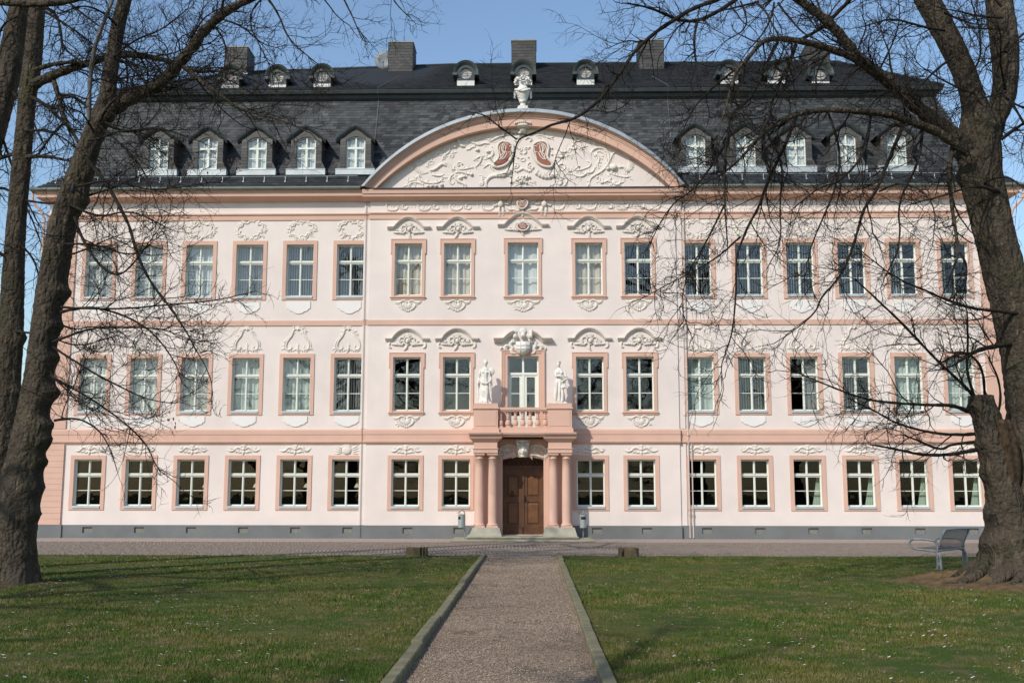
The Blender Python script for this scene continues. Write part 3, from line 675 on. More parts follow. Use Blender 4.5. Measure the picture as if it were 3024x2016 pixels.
# ================================================================== STUCCO
def arcp(cx, cz, rx, rz, a0, a1, n=10):
    return [(cx+rx*math.cos(R(a0+(a1-a0)*i/n)), cz+rz*math.sin(R(a0+(a1-a0)*i/n))) for i in range(n+1)]
def spiral(cx, cz, r0, r1, a0, turns, n=14):
    return [(cx+(r0+(r1-r0)*i/n)*math.cos(R(a0+360*turns*i/n)), cz+(r0+(r1-r0)*i/n)*math.sin(R(a0+360*turns*i/n))) for i in range(n+1)]
def taper(n, r, e0=.35, e1=.35):
    return [r*min(1, e0+(1-e0)*min(1, i/(n*.25)), e1+(1-e1)*min(1, (n-1-i)/(n*.25))) for i in range(n)]
def smooth(pts, it=2):
    P = [tuple(p) for p in pts]
    for _ in range(it):
        Q = [P[0]]
        for a, b in zip(P[:-1], P[1:]):
            Q += [(a[0]*.75+b[0]*.25, a[1]*.75+b[1]*.25), (a[0]*.25+b[0]*.75, a[1]*.25+b[1]*.75)]
        P = Q+[P[-1]]
    return P
class Orn(MB):
    k = 1.18
    def ridge(s, path, rad, cx=0, y=0, cz=0, h=1.15):
        return MB.ridge(s, path, rad*s.k if np.isscalar(rad) else [q*s.k for q in rad], cx, y, cz, h*1.1)
    def st(s, pts, r, e0=.35, e1=.35, h=1.15, sm=2):
        P = smooth(pts, sm) if sm else pts
        return s.ridge(P, taper(len(P), r, e0, e1), h=h)
    def leaf(s, x, z, ang, ln, wd, curl=40, h=.8):
        a = ang; pts = [(x, z)]
        for i in range(5):
            x += ln/5*math.cos(R(a)); z += ln/5*math.sin(R(a)); a += curl/5; pts.append((x, z))
        return s.ridge(pts, [wd*k for k in (.45, .9, 1.0, .8, .5, .12)], h=h)
    def scroll(s, x, z, r, a0, d, wd):
        P = spiral(x, z, r, r*.22, a0, .95*d); s.ridge(P, [wd*(1-.4*i/len(P)) for i in range(len(P))]); s.boss(x, z, wd*.9, wd*.9, 0, wd*1.2, 8); return s
    def fan(s, x, z, a0, a1, n, ln, wd):
        for i in range(n):
            a = a0+(a1-a0)*i/max(1, n-1); s.leaf(x, z, a, ln*(.85+.3*math.sin(math.pi*i/max(1, n-1))), wd, 12 if a < 90 else -12)
        return s
    def scallop(s, pts, r):
        P = smooth(pts, 1)
        for i, (x, z) in enumerate(P): s.boss(x, z, r, r, 0, r*.9, 7)
        return s
def orn_cartouche(seed):                  # second floor of the wings: irregular oval frame, about 1.15 x 0.95
    r = random.Random(seed); o = Orn(); w, h = .40*r.uniform(.9, 1.12), .27*r.uniform(.9, 1.1)
    for a0, a1 in ((100, 172), (188, 262), (278, 352), (8, 80)):
        k = r.uniform(.92, 1.12); P = arcp(0, 0, w*k, h*k, a0+r.uniform(-8, 6), a1+r.uniform(-6, 10), 12)
        P = [(x*(1+.10*math.sin(i*.9+seed)), z*(1+.16*math.sin(i*1.1+seed*2))) for i, (x, z) in enumerate(P)]
        o.ridge(P, taper(len(P), .030, .6, .6)); o.ridge([(x*1.2, z*1.26) for x, z in P[2:-2]], taper(len(P)-4, .024, .3, .3))
        e = P[0] if r.random() < .5 else P[-1]; o.scroll(e[0]*.92, e[1]*.9, .055, r.uniform(0, 360), r.choice((-1, 1)), .022)
    for k in range(r.randint(19, 25)):
        a = r.uniform(0, 360); c = r.choice((-1, 1)); o.leaf(w*1.1*math.cos(R(a)), h*1.12*math.sin(R(a)), a+c*r.uniform(25, 65), r.uniform(.12, .24), r.uniform(.026, .042), -c*r.uniform(30, 140))
    o.fan(0, h*1.1, 50, 130, 5, .17, .03); o.scroll(-.07, h*1.12, .06, 0, 1, .022); o.scroll(.07, h*1.12, .06, 180, -1, .022)
    o.leaf(r.uniform(-.05, .05), -h*1.02, -95, .20, .045, r.choice((-50, 50))); o.leaf(-.03, -h, -140, .16, .03, 40); o.leaf(.03, -h, -40, .16, .03, -40)
    for s in (-1, 1): o.fan(s*w*1.12, r.uniform(-.05, .05), 90-s*(90+35), 90-s*(90-35), 3, r.uniform(.12, .18), .026)
    return o
def orn_bell(seed):                       # first floor of the wings: bell-shaped frame, 1.2 x 1.1
    r = random.Random(seed); o = Orn(); k = r.uniform(.92, 1.08); v = r.choice((0, 1))
    for s in (-1, 1):
        P = [(s*.02, .44), (s*.12, .46), (s*.20*k, .36), (s*.22*k, .20), (s*(.34+.04*v)*k, .02), (s*.46*k, -.16), (s*.44*k, -.34), (s*.30, -.38), (s*.22, -.28), (s*.28, -.2)]
        o.st(P, .034, .6, .5); o.st([(x*1.13+s*.02, z*1.06) for x, z in P[2:8]], .022)
        o.scroll(s*.17, .30+r.uniform(-.04, .04), .06, 90-s*90, s, .02)
        for q in range(r.randint(9, 13)):
            x, z = P[r.randint(1, 8)]; c = r.choice((-1, 1)); o.leaf(x*1.08, z*1.04, 90-s*r.uniform(20, 140), r.uniform(.10, .21), r.uniform(.024, .036), c*r.uniform(30, 110))
        o.leaf(s*.46, -.30, 90-s*95, .2, .035, -s*50); o.scallop([(s*.08, -.36), (s*.22, -.42), (s*.38, -.41)], .035)
    o.fan(0, .45, 35, 145, 6, .2, .032); o.boss(0, .44, .05, .06, 0, .06); o.scroll(-.08, .45, .055, 0, 1, .02); o.scroll(.08, .45, .055, 180, -1, .02)
    o.leaf(0, -.22, -90, .32, .055, r.choice((-35, 35))); o.fan(0, -.26, 60, 120, 3, .16, .03)
    return o
def orn_low(seed, big=False):             # over the ground-floor windows: flat spread of scrolls, 1.25 x 0.5
    r = random.Random(seed); o = Orn(); k = r.uniform(.9, 1.08)
    if big:
        o.boss(0, -.06, .2, .17, 0, .06, 16); o.ridge(arcp(0, -.06, .13, .11, 0, 360, 18), .03); o.fan(0, .04, 20, 160, 8, .26, .03)
        for s in (-1, 1):
            for q in range(4): o.leaf(s*.18, .02-.05*q, 90-s*(75+12*q), .34, .03, s*35)
        return o
    for s in (-1, 1):
        o.st([(s*.05, -.02), (s*.16, .06), (s*.28, .05), (s*.36, -.06), (s*.48*k, -.09), (s*.62*k, -.02+r.uniform(-.05, .06))], .036, .7, .15)
        o.st([(s*.03, -.10), (s*.14, -.14), (s*.25, -.08), (s*.33, -.14)], .03)
        o.scroll(s*.24, -.03, .06, 0, s, .022)
        for q in range(r.randint(3, 5)):
            x = s*r.uniform(.08, .5); o.leaf(x, .03-abs(x)*.1, 90-s*r.uniform(-25, 70), r.uniform(.1, .17), .026, -s*r.uniform(20, 80))
        o.leaf(s*.42*k, -.09, 90-s*115, .14, .024, s*50)
    o.fan(0, .03, 50, 130, 4, r.uniform(.17, .24), .034); o.boss(0, 0, .065, .075, 0, .06); o.leaf(0, -.06, -90, .2, .05, r.choice((-30, 30)))
    return o
def hood(o, hw, rise, zt, seed, round_=False, dz=.0):     # moulded hood of the centre windows
    end = .26; n = 14
    P = [(-hw, 0), (-hw+end, 0)]+[(-hw+end+(2*hw-2*end)*i/n, rise*(math.sin(math.pi*i/n)**(.72 if round_ else .9))) for i in range(1, n)]+[(hw-end, 0), (hw, 0)]
    def off(d): return [(x, z+d) for x, z in P]
    b = MB()
    lv = [(.03, -.02), (.015, -.06), (.05, -.075), (.06, -.085), (.07, -.115), (.10, -.14), (.12, -.145), (.145, -.02)]
    rows = [[(x, y, z) for x, z in off(d)] for d, y in lv]
    for A, B in zip(rows[:-1], rows[1:]): b.strip(A, B)
    for e in (0, -1): b.add([q[e] for q in rows], [tuple(range(len(rows)))])
    return b
def orn_hoodfill(seed, dx=.62, h=.36):
    r = random.Random(seed); o = Orn(); o.k = .85
    o.boss(r.uniform(-.03, .03), .10, .085, .11, 0, .10, 12); o.ridge(arcp(0, .10, .12, .15, 0, 360, 16), .028)
    for s in (-1, 1):
        o.st([(s*.12, .02), (s*.22, -.06), (s*.34, .0), (s*.46, -.04), (s*dx, -.02)], .042, .8, .2)
        o.st([(s*.10, .2), (s*.22, .26), (s*.30, .18), (s*.26, .10)], .032); o.scroll(s*.30, .06, .07, 90, s, .024)
        for q in range(5): o.leaf(s*r.uniform(.12, .45), r.uniform(-.02, .1), 90-s*r.uniform(20, 130), r.uniform(.1, .18), .03, s*r.uniform(-80, 60))
        o.scallop([(s*.2, -.06), (s*.34, -.05), (s*.5, -.03)], .04)
    o.fan(0, .24, 30, 150, 6, .17, .036); o.scroll(-.09, .30, .065, 0, 1, .028); o.scroll(.09, .30, .065, 180, -1, .028)
    o.leaf(r.uniform(-.03, .03), -.04, -95, .28, .06, r.choice((-60, 60))); return o
def orn_apron(seed):                      # shell apron under the centre windows, 1.05 x 0.5, top at 0
    r = random.Random(seed); o = Orn(); t = seed % 3
    for s in (-1, 1):
        o.st([(s*.03, -.10), (s*.10, -.03), (s*.22, -.03), (s*.32, -.12), (s*.44, -.10), (s*.54, -.03)], .036, .7, .3); o.st([(s*.30, -.17), (s*.40, -.16), (s*.52, -.09)], .026)
        o.scroll(s*.12, -.12, .08, 90, s, .028)
        o.st([(s*.26, -.14), (s*.30, -.24), (s*.22, -.34), (s*.10, -.42)], .034)
        for q in range(4): o.leaf(s*r.uniform(.1, .34), -r.uniform(.16, .34), -90+s*r.uniform(10, 80), r.uniform(.09, .16), .03, s*40)
    n = 6+t
    for i in range(n):
        a = 200+140*i/(n-1); o.leaf(0, -.17, a, .21+.05*math.sin(math.pi*i/(n-1)), .042, 8)
    o.scallop([(-.24, -.26), (-.16, -.38), (0, -.46), (.16, -.38), (.24, -.26)], .045); return o
def place(o, name, x, y, z, parent=None, m=None, label=None):
    q = o.build(name, m or M_STUC, parent or palace, smooth=True, label=label); q.location = (x, y, z); return q
for i, c in enumerate(LEFTC+RIGHTC):
    place(orn_cartouche(20+i), 'stucco_cartouche', c+.02, 0, 12.06); place(orn_bell(60+i), 'stucco_cartouche', c, 0, 7.62)
    place(orn_low(90+i, i == 5), 'stucco_scroll', c+.02, 0, 3.40)
    for zt in (9.17, 4.66):               # plain aprons with curved lower edge
        b = MB(); P = [(-.46, 0), (-.46, -.27), (-.38, -.31), (-.36, -.37), (-.24, -.40), (-.14, -.47), (0, -.50), (.14, -.47), (.24, -.40), (.36, -.37), (.38, -.31), (.46, -.27), (.46, 0)]
        if zt < 5: P = [(x, z*.82) for x, z in P]
        b.prism(P, -.032, .01); q = b.build('apron_panel', M_PANEL, palace); q.location = (c, 0, zt)
for i, c in enumerate(MIDC):
    if i != 2:
        place(orn_low(120+i), 'stucco_scroll', c, RY, 3.38)
        for z, rd, sd in ((7.53, True, 150), (11.98, False, 170)):
            h = place(hood(None, .85, .40, 0, 0, rd), 'window_hood', c, RY, z+.02); q = orn_hoodfill(sd+i).build('stucco_scroll', M_STUC, h, smooth=True); q.location = (0, -.03, -.08)
            for s in (-1, 1):
                if rd: q = Orn().st([(s*.66, -.02), (s*.72, -.10), (s*.70, -.22), (s*.60, -.25)], .04).build('bracket', M_STUC, h, smooth=True)
        place(orn_apron(200+i), 'stucco_apron', c, RY, 9.20); place(orn_apron(230+i*2), 'stucco_apron', c, RY, 4.68)
# centre window, second floor
h = place(hood(None, 1.0, .46, 0, 0, False), 'window_hood', XC, RY, 12.08); q = orn_hoodfill(181, .74).build('stucco_scroll', M_STUC, h, smooth=True); q.location = (0, -.03, -.06)
place(orn_apron(250), 'stucco_apron', XC, RY, 9.20).scale = (1.25, 1, 1.02)
def letters(txt, size, x, y, z, parent, m):
    cu = bpy.data.curves.new('lettering', 'FONT'); cu.body = txt; cu.size = size; cu.align_x = 'CENTER'; cu.extrude = .006; cu.space_line = .78
    ob = bpy.data.objects.new('lettering', cu); COL.objects.link(ob)
    me = bpy.data.meshes.new_from_object(ob.evaluated_get(bpy.context.evaluated_depsgraph_get())); bpy.data.objects.remove(ob)
    me.materials.clear(); me.materials.append(m); o = link(me, 'lettering', parent); o.location = (x, y, z); o.rotation_euler = (R(90), 0, 0); return o
b = Orn(); b.boss(0, .02, .215, .165, 0, .05, 20); cz = b.build('date_cartouche', M_RED, palace, smooth=True); cz.location = (XC, RY-.10, 12.09)
q = Orn().ridge(arcp(0, .02, .225, .175, 0, 360, 26), .03).build('cartouche_rim', M_STUC, cz, smooth=True)
letters('MDCC\nVIII', .155, 0, -.053, .035, cz, M_STUC)
hp = [(0, .10), (.07, .17), (.15, .165), (.20, .09), (.18, -.02), (.10, -.12), (0, -.17), (-.10, -.14), (-.18, -.04), (-.20, .07), (-.16, .15), (-.08, .17)]
b = MB(); b.prism([(x, z) for x, z in smooth(hp+[hp[0]], 1)[:-1]], -.05, .02); cz = b.build('date_cartouche', M_RED, palace); cz.location = (XC-.02, RY-.09, 12.98)
hh_ = smooth(hp+[hp[0]], 2); Orn().ridge([(x*1.06, z*1.06) for x, z in hh_], .028).build('cartouche_rim', M_STUC, cz, smooth=True).location = (0, -.03, 0)
letters('MDCC\nXLVI', .135, 0, -.054, .03, cz, M_STUC)
o = Orn()
for s in (-1, 1):
    o.scroll(s*.22, .2, .08, 0, s, .03); o.st([(s*.05, .18), (s*.14, .28), (s*.26, .26), (s*.3, .16)], .04); o.st([(s*.08, -.2), (s*.2, -.24), (s*.36, -.16), (s*.5, -.2), (s*.62, -.1)], .038); o.scroll(s*.34, -.26, .07, 90, s, .025)
    o.fan(s*.12, .22, 60, 120, 3, .12, .03)
    # putto: head, trunk, arms, legs
    px = s*.86; o.boss(px+s*.02, .26, .075, .085, 0, .14, 12); o.boss(px, .04, .12, .16, 0, .13, 12); o.st([(px-s*.08, .12), (px-s*.25, .03), (px-s*.42, .08)], .035); o.st([(px+s*.1, .1), (px+s*.2, -.04), (px+s*.3, .02)], .035)
    o.st([(px-s*.05, -.08), (px-s*.12, -.2), (px-s*.08, -.36)], .055); o.st([(px+s*.05, -.08), (px+s*.08, -.22), (px+s*.02, -.40)], .055); o.boss(px-s*.1, -.39, .05, .035, 0, .06); o.boss(px+s*.04, -.43, .05, .035, 0, .06)
o.st([(0, -.2), (.02, -.3), (0, -.42), (.02, -.5)], .05); o.fan(0, .2, 60, 120, 4, .14, .035)
place(o, 'stucco_putti', XC-.02, RY-.02, 12.98)
for s in (-1, 1):
    o = Orn(); r = random.Random(300+s)
    for k in range(7):
        x = s*(1.42+k*.63); f = -1 if k % 2 else 1
        o.st([(x-s*.30, f*.05), (x-s*.24, -f*.12), (x, -f*.17), (x+s*.2, -f*.08), (x+s*.22, f*.10), (x+s*.04, f*.12), (x+s*.02, 0)], .030, .4, .4); o.scroll(x+s*.24, f*.06, .07, 90, s*f, .02)
        o.scallop([(x-s*.16, -f*.17), (x, -f*.20), (x+s*.16, -f*.15)], .03)
        for q in range(3): o.leaf(x+s*r.uniform(-.2, .25), r.uniform(-.05, .05), r.uniform(0, 360), .12, .022, 60)
    place(o, 'stucco_frieze', XC, RY, 12.95)
# coat of arms and hood over the balcony door
lhs = [(-1.13, 0), (-.80, 0), (-.74, .02), (-.66, .10), (-.55, .20), (-.42, .27), (-.34, .29)]
for s in (-1, 1):
    b = MB(); P = [(s*abs(x), z) for x, z in lhs]
    lv = [(0.0, -.02), (.0, -.10), (.05, -.12), (.065, -.14), (.08, -.22), (.13, -.27), (.16, -.28), (.17, -.02)]
    rows = [[(x, y, z+d) for x, z in P] for d, y in lv]
    for A, B in zip(rows[:-1], rows[1:]): b.strip(A, B)
    for e in (0, -1): b.add([q[e] for q in rows], [tuple(range(len(rows)))])
    place(b, 'door_hood', XC, RY, 7.50)
o = Orn(); sh = [(-.28, .22), (.28, .22), (.29, -.05), (.2, -.22), (0, -.34), (-.2, -.22), (-.29, -.05)]
o.prism(sh, -.16, .02)
for x in (-.1, .1): o.box(x-.014, x+.014, -.178, -.15, -.24, .2)
for z in (-.06, .08): o.box(-.27, .27, -.1785, -.15, z-.014, z+.014)
for s in (-1, 1):
    o.st([(s*.30, .2), (s*.46, .24), (s*.52, .08), (s*.40, -.02), (s*.48, -.14), (s*.38, -.24), (s*.26, -.2)], .06); o.st([(s*.5, .05), (s*.66, .1), (s*.72, -.04), (s*.62, -.1)], .05); o.scroll(s*.7, .02, .09, 0, s, .03); o.st([(s*.75, .0), (s*.88, .02), (s*.86, -.1)], .03)
    o.fan(s*.42, -.16, -60, -120, 3, .14, .04); o.boss(s*.30, .42, .10, .14, 0, .22, 12); o.fan(s*.32, .52, 60, 120, 4, .2, .04); o.st([(s*.2, .3), (s*.36, .26), (s*.46, .3)], .05)
    for q in (-.04, 0, .04): o.box(s*.30+q-.008, s*.30+q+.008, -.235, -.2, .34, .46)
o.boss(0, .46, .10, .15, 0, .24, 12); o.fan(0, .58, 25, 155, 7, .2, .045)
for q in (-.04, 0, .04): o.box(q-.008, q+.008, -.255, -.2, .38, .50)
place(o, 'coat_of_arms', XC, RY-.03, 7.30, m=M_STONEW)

# ------------------------------------------------------------------ relief of the pediment
def S4(cx0, cy0, sc):
    def f(p):
        q = at((cx0+p[0]/sc)/1.285714, (cy0+p[1]/sc)/1.285714, YT); return (float(q[0])-XC, float(q[2])-14.6)
    return f
Lp, Rp, Cp = S4(1080, 320, 4.9), S4(1540, 320, 4.9), S4(1420, 340, 7.13)
rel = Orn(); rel.k = .74
tq = random.Random(31)
def tr(f, pts, r, e0=.4, e1=.4):
    Q = [f(p) for p in pts]; rel.st(Q, r, e0, e1, h=1.1)
    if e0 == 1: return
    S = smooth(Q, 1)
    for (ax, az), (bx, bz) in zip(S[:-1], S[1:]):      # foliage springing from the scrolls
        if tq.random() < .62:
            a = math.degrees(math.atan2(bz-az, bx-ax))+tq.choice((-1, 1))*tq.uniform(25, 75); rel.leaf(ax, az, a, tq.uniform(.13, .24), tq.uniform(.034, .052), tq.uniform(-90, 90))
for pts, r in (([(620,1150),(622,1110),(660,1080),(740,1070),(800,1090),(840,1130)], .05), ([(610,1120),(600,1080),(640,1055),(720,1030),(740,1000)], .04),
    ([(800,960),(765,970),(765,1010),(800,1050),(880,1080),(980,1085),(1060,1070),(1110,1030),(1130,990)], .055), ([(1280,950),(1230,980),(1210,1030),(1220,1080),(1260,1110)], .055),
    ([(1280,970),(1310,1040),(1380,1080),(1440,1100),(1460,1150)], .07), ([(920,900),(1000,890),(1060,840),(1110,800),(1170,840)], .085), ([(950,960),(1040,980),(1120,975)], .06),
    ([(1110,760),(1120,690),(1200,650),(1230,580)], .045), ([(860,830),(910,820),(900,780),(950,760),(990,800)], .04), ([(1180,760),(1220,820),(1240,880),(1300,890)], .055),
    ([(1330,870),(1400,890),(1480,870),(1560,850)], .05), ([(1560,760),(1640,700),(1680,690),(1660,780),(1580,860)], .06), ([(1340,410),(1330,470),(1370,540),(1440,560)], .09), ([(1380,420),(1420,410),(1400,450)], .05),
    ([(1450,590),(1500,600),(1540,560),(1600,560)], .05), ([(1480,480),(1560,500),(1640,540),(1720,500),(1790,520)], .06), ([(1800,560),(1845,620),(1840,680),(1790,720),(1740,710)], .06),
    ([(1690,960),(1680,1020),(1700,1090),(1690,1120)], .05), ([(1700,870),(1780,800),(1840,830),(1820,890)], .055), ([(1290,930),(1400,920),(1480,960),(1540,930)], .06), ([(1350,990),(1390,1010),(1420,970)], .05),
    ([(1800,480),(1900,420),(1990,400),(2080,350)], .07), ([(1560,480),(1700,420),(1800,430)], .05)): tr(Lp, pts, r)
for e in ((660,780),(668,812),(678,842),(690,872),(715,905),(745,930),(790,950)): tr(Lp, [(900,930), ((900+e[0])/2, (930+e[1])/2+8), e], .035, 1, .3)
rr_ = random.Random(5)
for p in ((830,710),(860,690),(840,740),(930,680),(960,690),(1000,590),(1030,570),(1060,600),(1100,610),(1150,610),(1190,600),(1240,500),(1270,490),(1290,530),(1200,620),(1270,650),(1230,670),(1280,690),(1000,660),(900,740),(1060,680),(870,760)):
    x, z = Lp(p)
    for k in range(3): rel.leaf(x, z, rr_.uniform(0, 360), .17, .045, rr_.uniform(-50, 50))
for p in ((1615,605,.10,.07),(1770,630,.09,.06),(1290,560,.07,.05),(900,1130,.07,.06),(960,1125,.07,.06),(1020,1125,.07,.06),(1100,1110,.08,.07),(1370,1010,.09,.07),(1430,990,.07,.06),(1530,960,.08,.07)): x, z = Lp(p[:2]); rel.boss(x, z, p[2], p[3], 0, .09, 9)
x, z = Lp((1350, 820)); rel.scroll(x, z, .14, 0, 1, .045); x, z = Lp((1800, 450)); rel.scroll(x, z, .11, 90, 1, .04); x, z = Lp((790, 985)); rel.scroll(x, z, .08, 90, 1, .03)
for pts, r in (([(1230,880),(1270,760),(1260,650),(1200,580),(1110,570),(1030,600),(1005,655)], .07), ([(1240,830),(1235,720),(1190,640),(1120,620),(1080,640)], .045), ([(1040,690),(1080,660),(1130,700),(1120,780),(1080,820)], .05),
    ([(1440,610),(1370,620),(1310,670),(1280,750),(1200,880),(1150,920),(1080,960),(1010,1000),(980,1060),(990,1120)], .06), ([(1400,860),(1480,840),(1520,900),(1560,920)], .08),
    ([(750,830),(760,900),(850,900),(920,870),(980,850),(1010,800),(980,770),(955,800)], .045), ([(740,920),(760,970),(840,995),(920,970),(940,930),(1000,940),(1050,900),(1050,850)], .06),
    ([(500,620),(510,690),(560,710),(640,700)], .075), ([(560,620),(610,640),(670,620)], .06), ([(680,570),(760,600),(800,560)], .065), ([(840,570),(900,570),(920,530)], .055), ([(960,390),(975,430),(1000,440)], .05), ([(960,510),(1000,480),(1060,470),(1085,510)], .05),
    ([(1130,1000),(1130,1060),(1170,1090),(1180,1050)], .06), ([(1190,1080),(1250,1040),(1310,1080)], .065), ([(1330,1050),(1350,1110),(1420,1100),(1440,1050)], .06), ([(600,960),(660,1000),(660,1060),(620,1130)], .055), ([(640,670),(700,680),(730,740)], .045),
    ([(530,830),(570,800),(630,810),(640,880)], .06), ([(660,840),(680,910),(730,910)], .06), ([(760,480),(860,470),(900,440)], .05), ([(340,400),(400,440),(470,410)], .05), ([(200,400),(300,380),(330,420)], .05), ([(1300,950),(1400,980),(1500,1000),(1580,990)], .05), ([(1240,960),(1300,1000),(1280,1040)], .045)): tr(Rp, pts, r)
for e in ((1560,690),(1585,700),(1605,730),(1625,765),(1635,805),(1630,845),(1615,880)): tr(Rp, [(1530,890), ((1530+e[0])/2+10, (890+e[1])/2), e], .035, 1, .3)
x, z = Rp((1330, 860)); rel.boss(x, z, .16, .14, 0, .16, 12); x, z = Rp((1250, 880)); rel.boss(x, z, .08, .06, 0, .1, 9)
for p in ((1180,650),(1190,700),(1180,740),(1160,790),(1150,840),(1130,870)): x, z = Rp(p); rel.leaf(x, z, 150, .14, .04, 30)
for p in ((440,670,.05),(490,750,.05),(740,540,.05),(440,580,.05),(830,840,.05),(1100,1000,.06)): x, z = Rp(p[:2]); rel.boss(x, z, p[2], p[2], 0, .06, 8)
for f, pts in ((Lp, [(2090,890),(2050,950),(1950,975),(1860,970),(1790,1000),(1750,1050),(1738,1110),(1760,1140)]), (Rp, [(225,930),(300,985),(400,1000),(480,965),(550,1000),(585,1070),(555,1110),(520,1085)])):
    P = smooth([f(p) for p in pts], 3); n = len(P)      # cornucopias with ribs
    rel.ridge(P, [.17*(1-.72*i/n)*(1+.10*math.cos(i*1.55)) for i in range(n)], h=.8)
for s in (-1, 1):
    rel.scroll(s*.29, Cp((905, 1075))[1], .14, 90, s, .05); zc = Cp((905, 720))[1]; rel.scroll(s*.13, zc, .10, 0, s, .04); rel.st([(s*.02, zc-.2), (s*.12, zc-.16), (s*.14, zc-.05)], .05)
    zl = Cp((905, 1160))[1]; rel.scallop([(s*.40, zl+.1), (s*.27, zl-.07), (s*.12, zl), (s*.02, zl+.06)], .06)
    zt = Cp((905, 520))[1]; rel.st([(s*.08, zt), (s*.22, zt+.12), (s*.36, zt+.02), (s*.26, zt-.1)], .06); rel.fan(s*.2, zt+.1, 40, 140, 4, .2, .05); rel.st([(s*.3, zt+.2), (s*.5, zt+.3), (s*.75, zt+.22), (s*.9, zt+.28)], .05)
rel.ridge(arcp(0, Cp((905, 940))[1], .085, .07, 0, 360, 16), .035)
for p in ((780,900),(1000,890),(1025,680),(760,690)): x, z = Cp(p); rel.boss(x, z, .035, .035, 0, .05, 8)
fr = random.Random(9)
for k in range(34):
    x, z = Cp((905+fr.gauss(-20, 110), 1395+fr.uniform(-105, 105))); s = fr.uniform(.035, .07); rel.boss(x, max(z, -1.0), s, s, 0, s*1.6, 7)
for k in range(14): x, z = Cp((905+fr.uniform(-200, 170), 1400+fr.uniform(-60, 60))); rel.leaf(x, max(z, -.95), fr.choice((-1, 1))*20+(180 if x < 0 else 0), .24, .045, fr.uniform(-30, 30))
ck = Cp((905, 250))[1]      # crown
for k in range(9): rel.boss(-.30+.075*k, ck+.10-abs(k-4)*.014, .055, .075, 0, .40, 8)
rel.boss(0, ck-.02, .34, .10, 0, .38, 14); rel.boss(0, ck-.17, .16, .12, 0, .22, 12); rel.boss(-.12, ck-.27, .08, .09, 0, .14, 10)
rl_ = rel.build('stucco_relief', M_STUC, pedi, smooth=True); rl_.location = (XC, YT, 14.6)
kid = [(1100,640),(1170,580),(1290,555),(1390,590),(1430,680),(1410,790),(1390,880),(1430,950),(1500,1010),(1510,1060),(1470,1100),(1380,1100),(1260,1060),(1170,980),(1110,850),(1085,740)]
mono = [[(1110,670),(1140,800),(1180,960)], [(1125,800),(1160,785),(1195,800)], [(1180,650),(1240,600),(1330,620),(1385,700),(1375,800),(1335,900),(1370,950)], [(1240,640),(1245,740),(1280,830),(1335,920)], [(1300,620),(1345,720),(1300,800),(1225,785)], [(1215,800),(1260,900),(1330,950),(1380,930)], [(1110,668),(1150,660),(1180,680)], [(1270,630),(1310,720),(1290,800),(1350,860)]]
for s in (1, -1):
    P = [Cp(p) for p in kid]; P = [(s*x, z) for x, z in P]; Q = smooth(P+[P[0]], 2)[:-1]
    if s > 0: Q = Q[::-1]
    b = MB(); b.prism(Q, -.06, .02); k_ = b.build('monogram_cartouche', M_RED, pedi); k_.location = (XC, YT-.02, 14.6)
    Orn().ridge(Q+[Q[0]], .042).build('cartouche_rim', M_STUC, k_, smooth=True).location = (0, -.03, 0)
    mo = Orn()
    for st_ in mono: mo.st([(s*Cp(p)[0], Cp(p)[1]) for p in st_], .017, .8, .8, h=1.0)
    mo.build('monogram', M_STUC, k_, smooth=True).location = (0, -.06, 0)

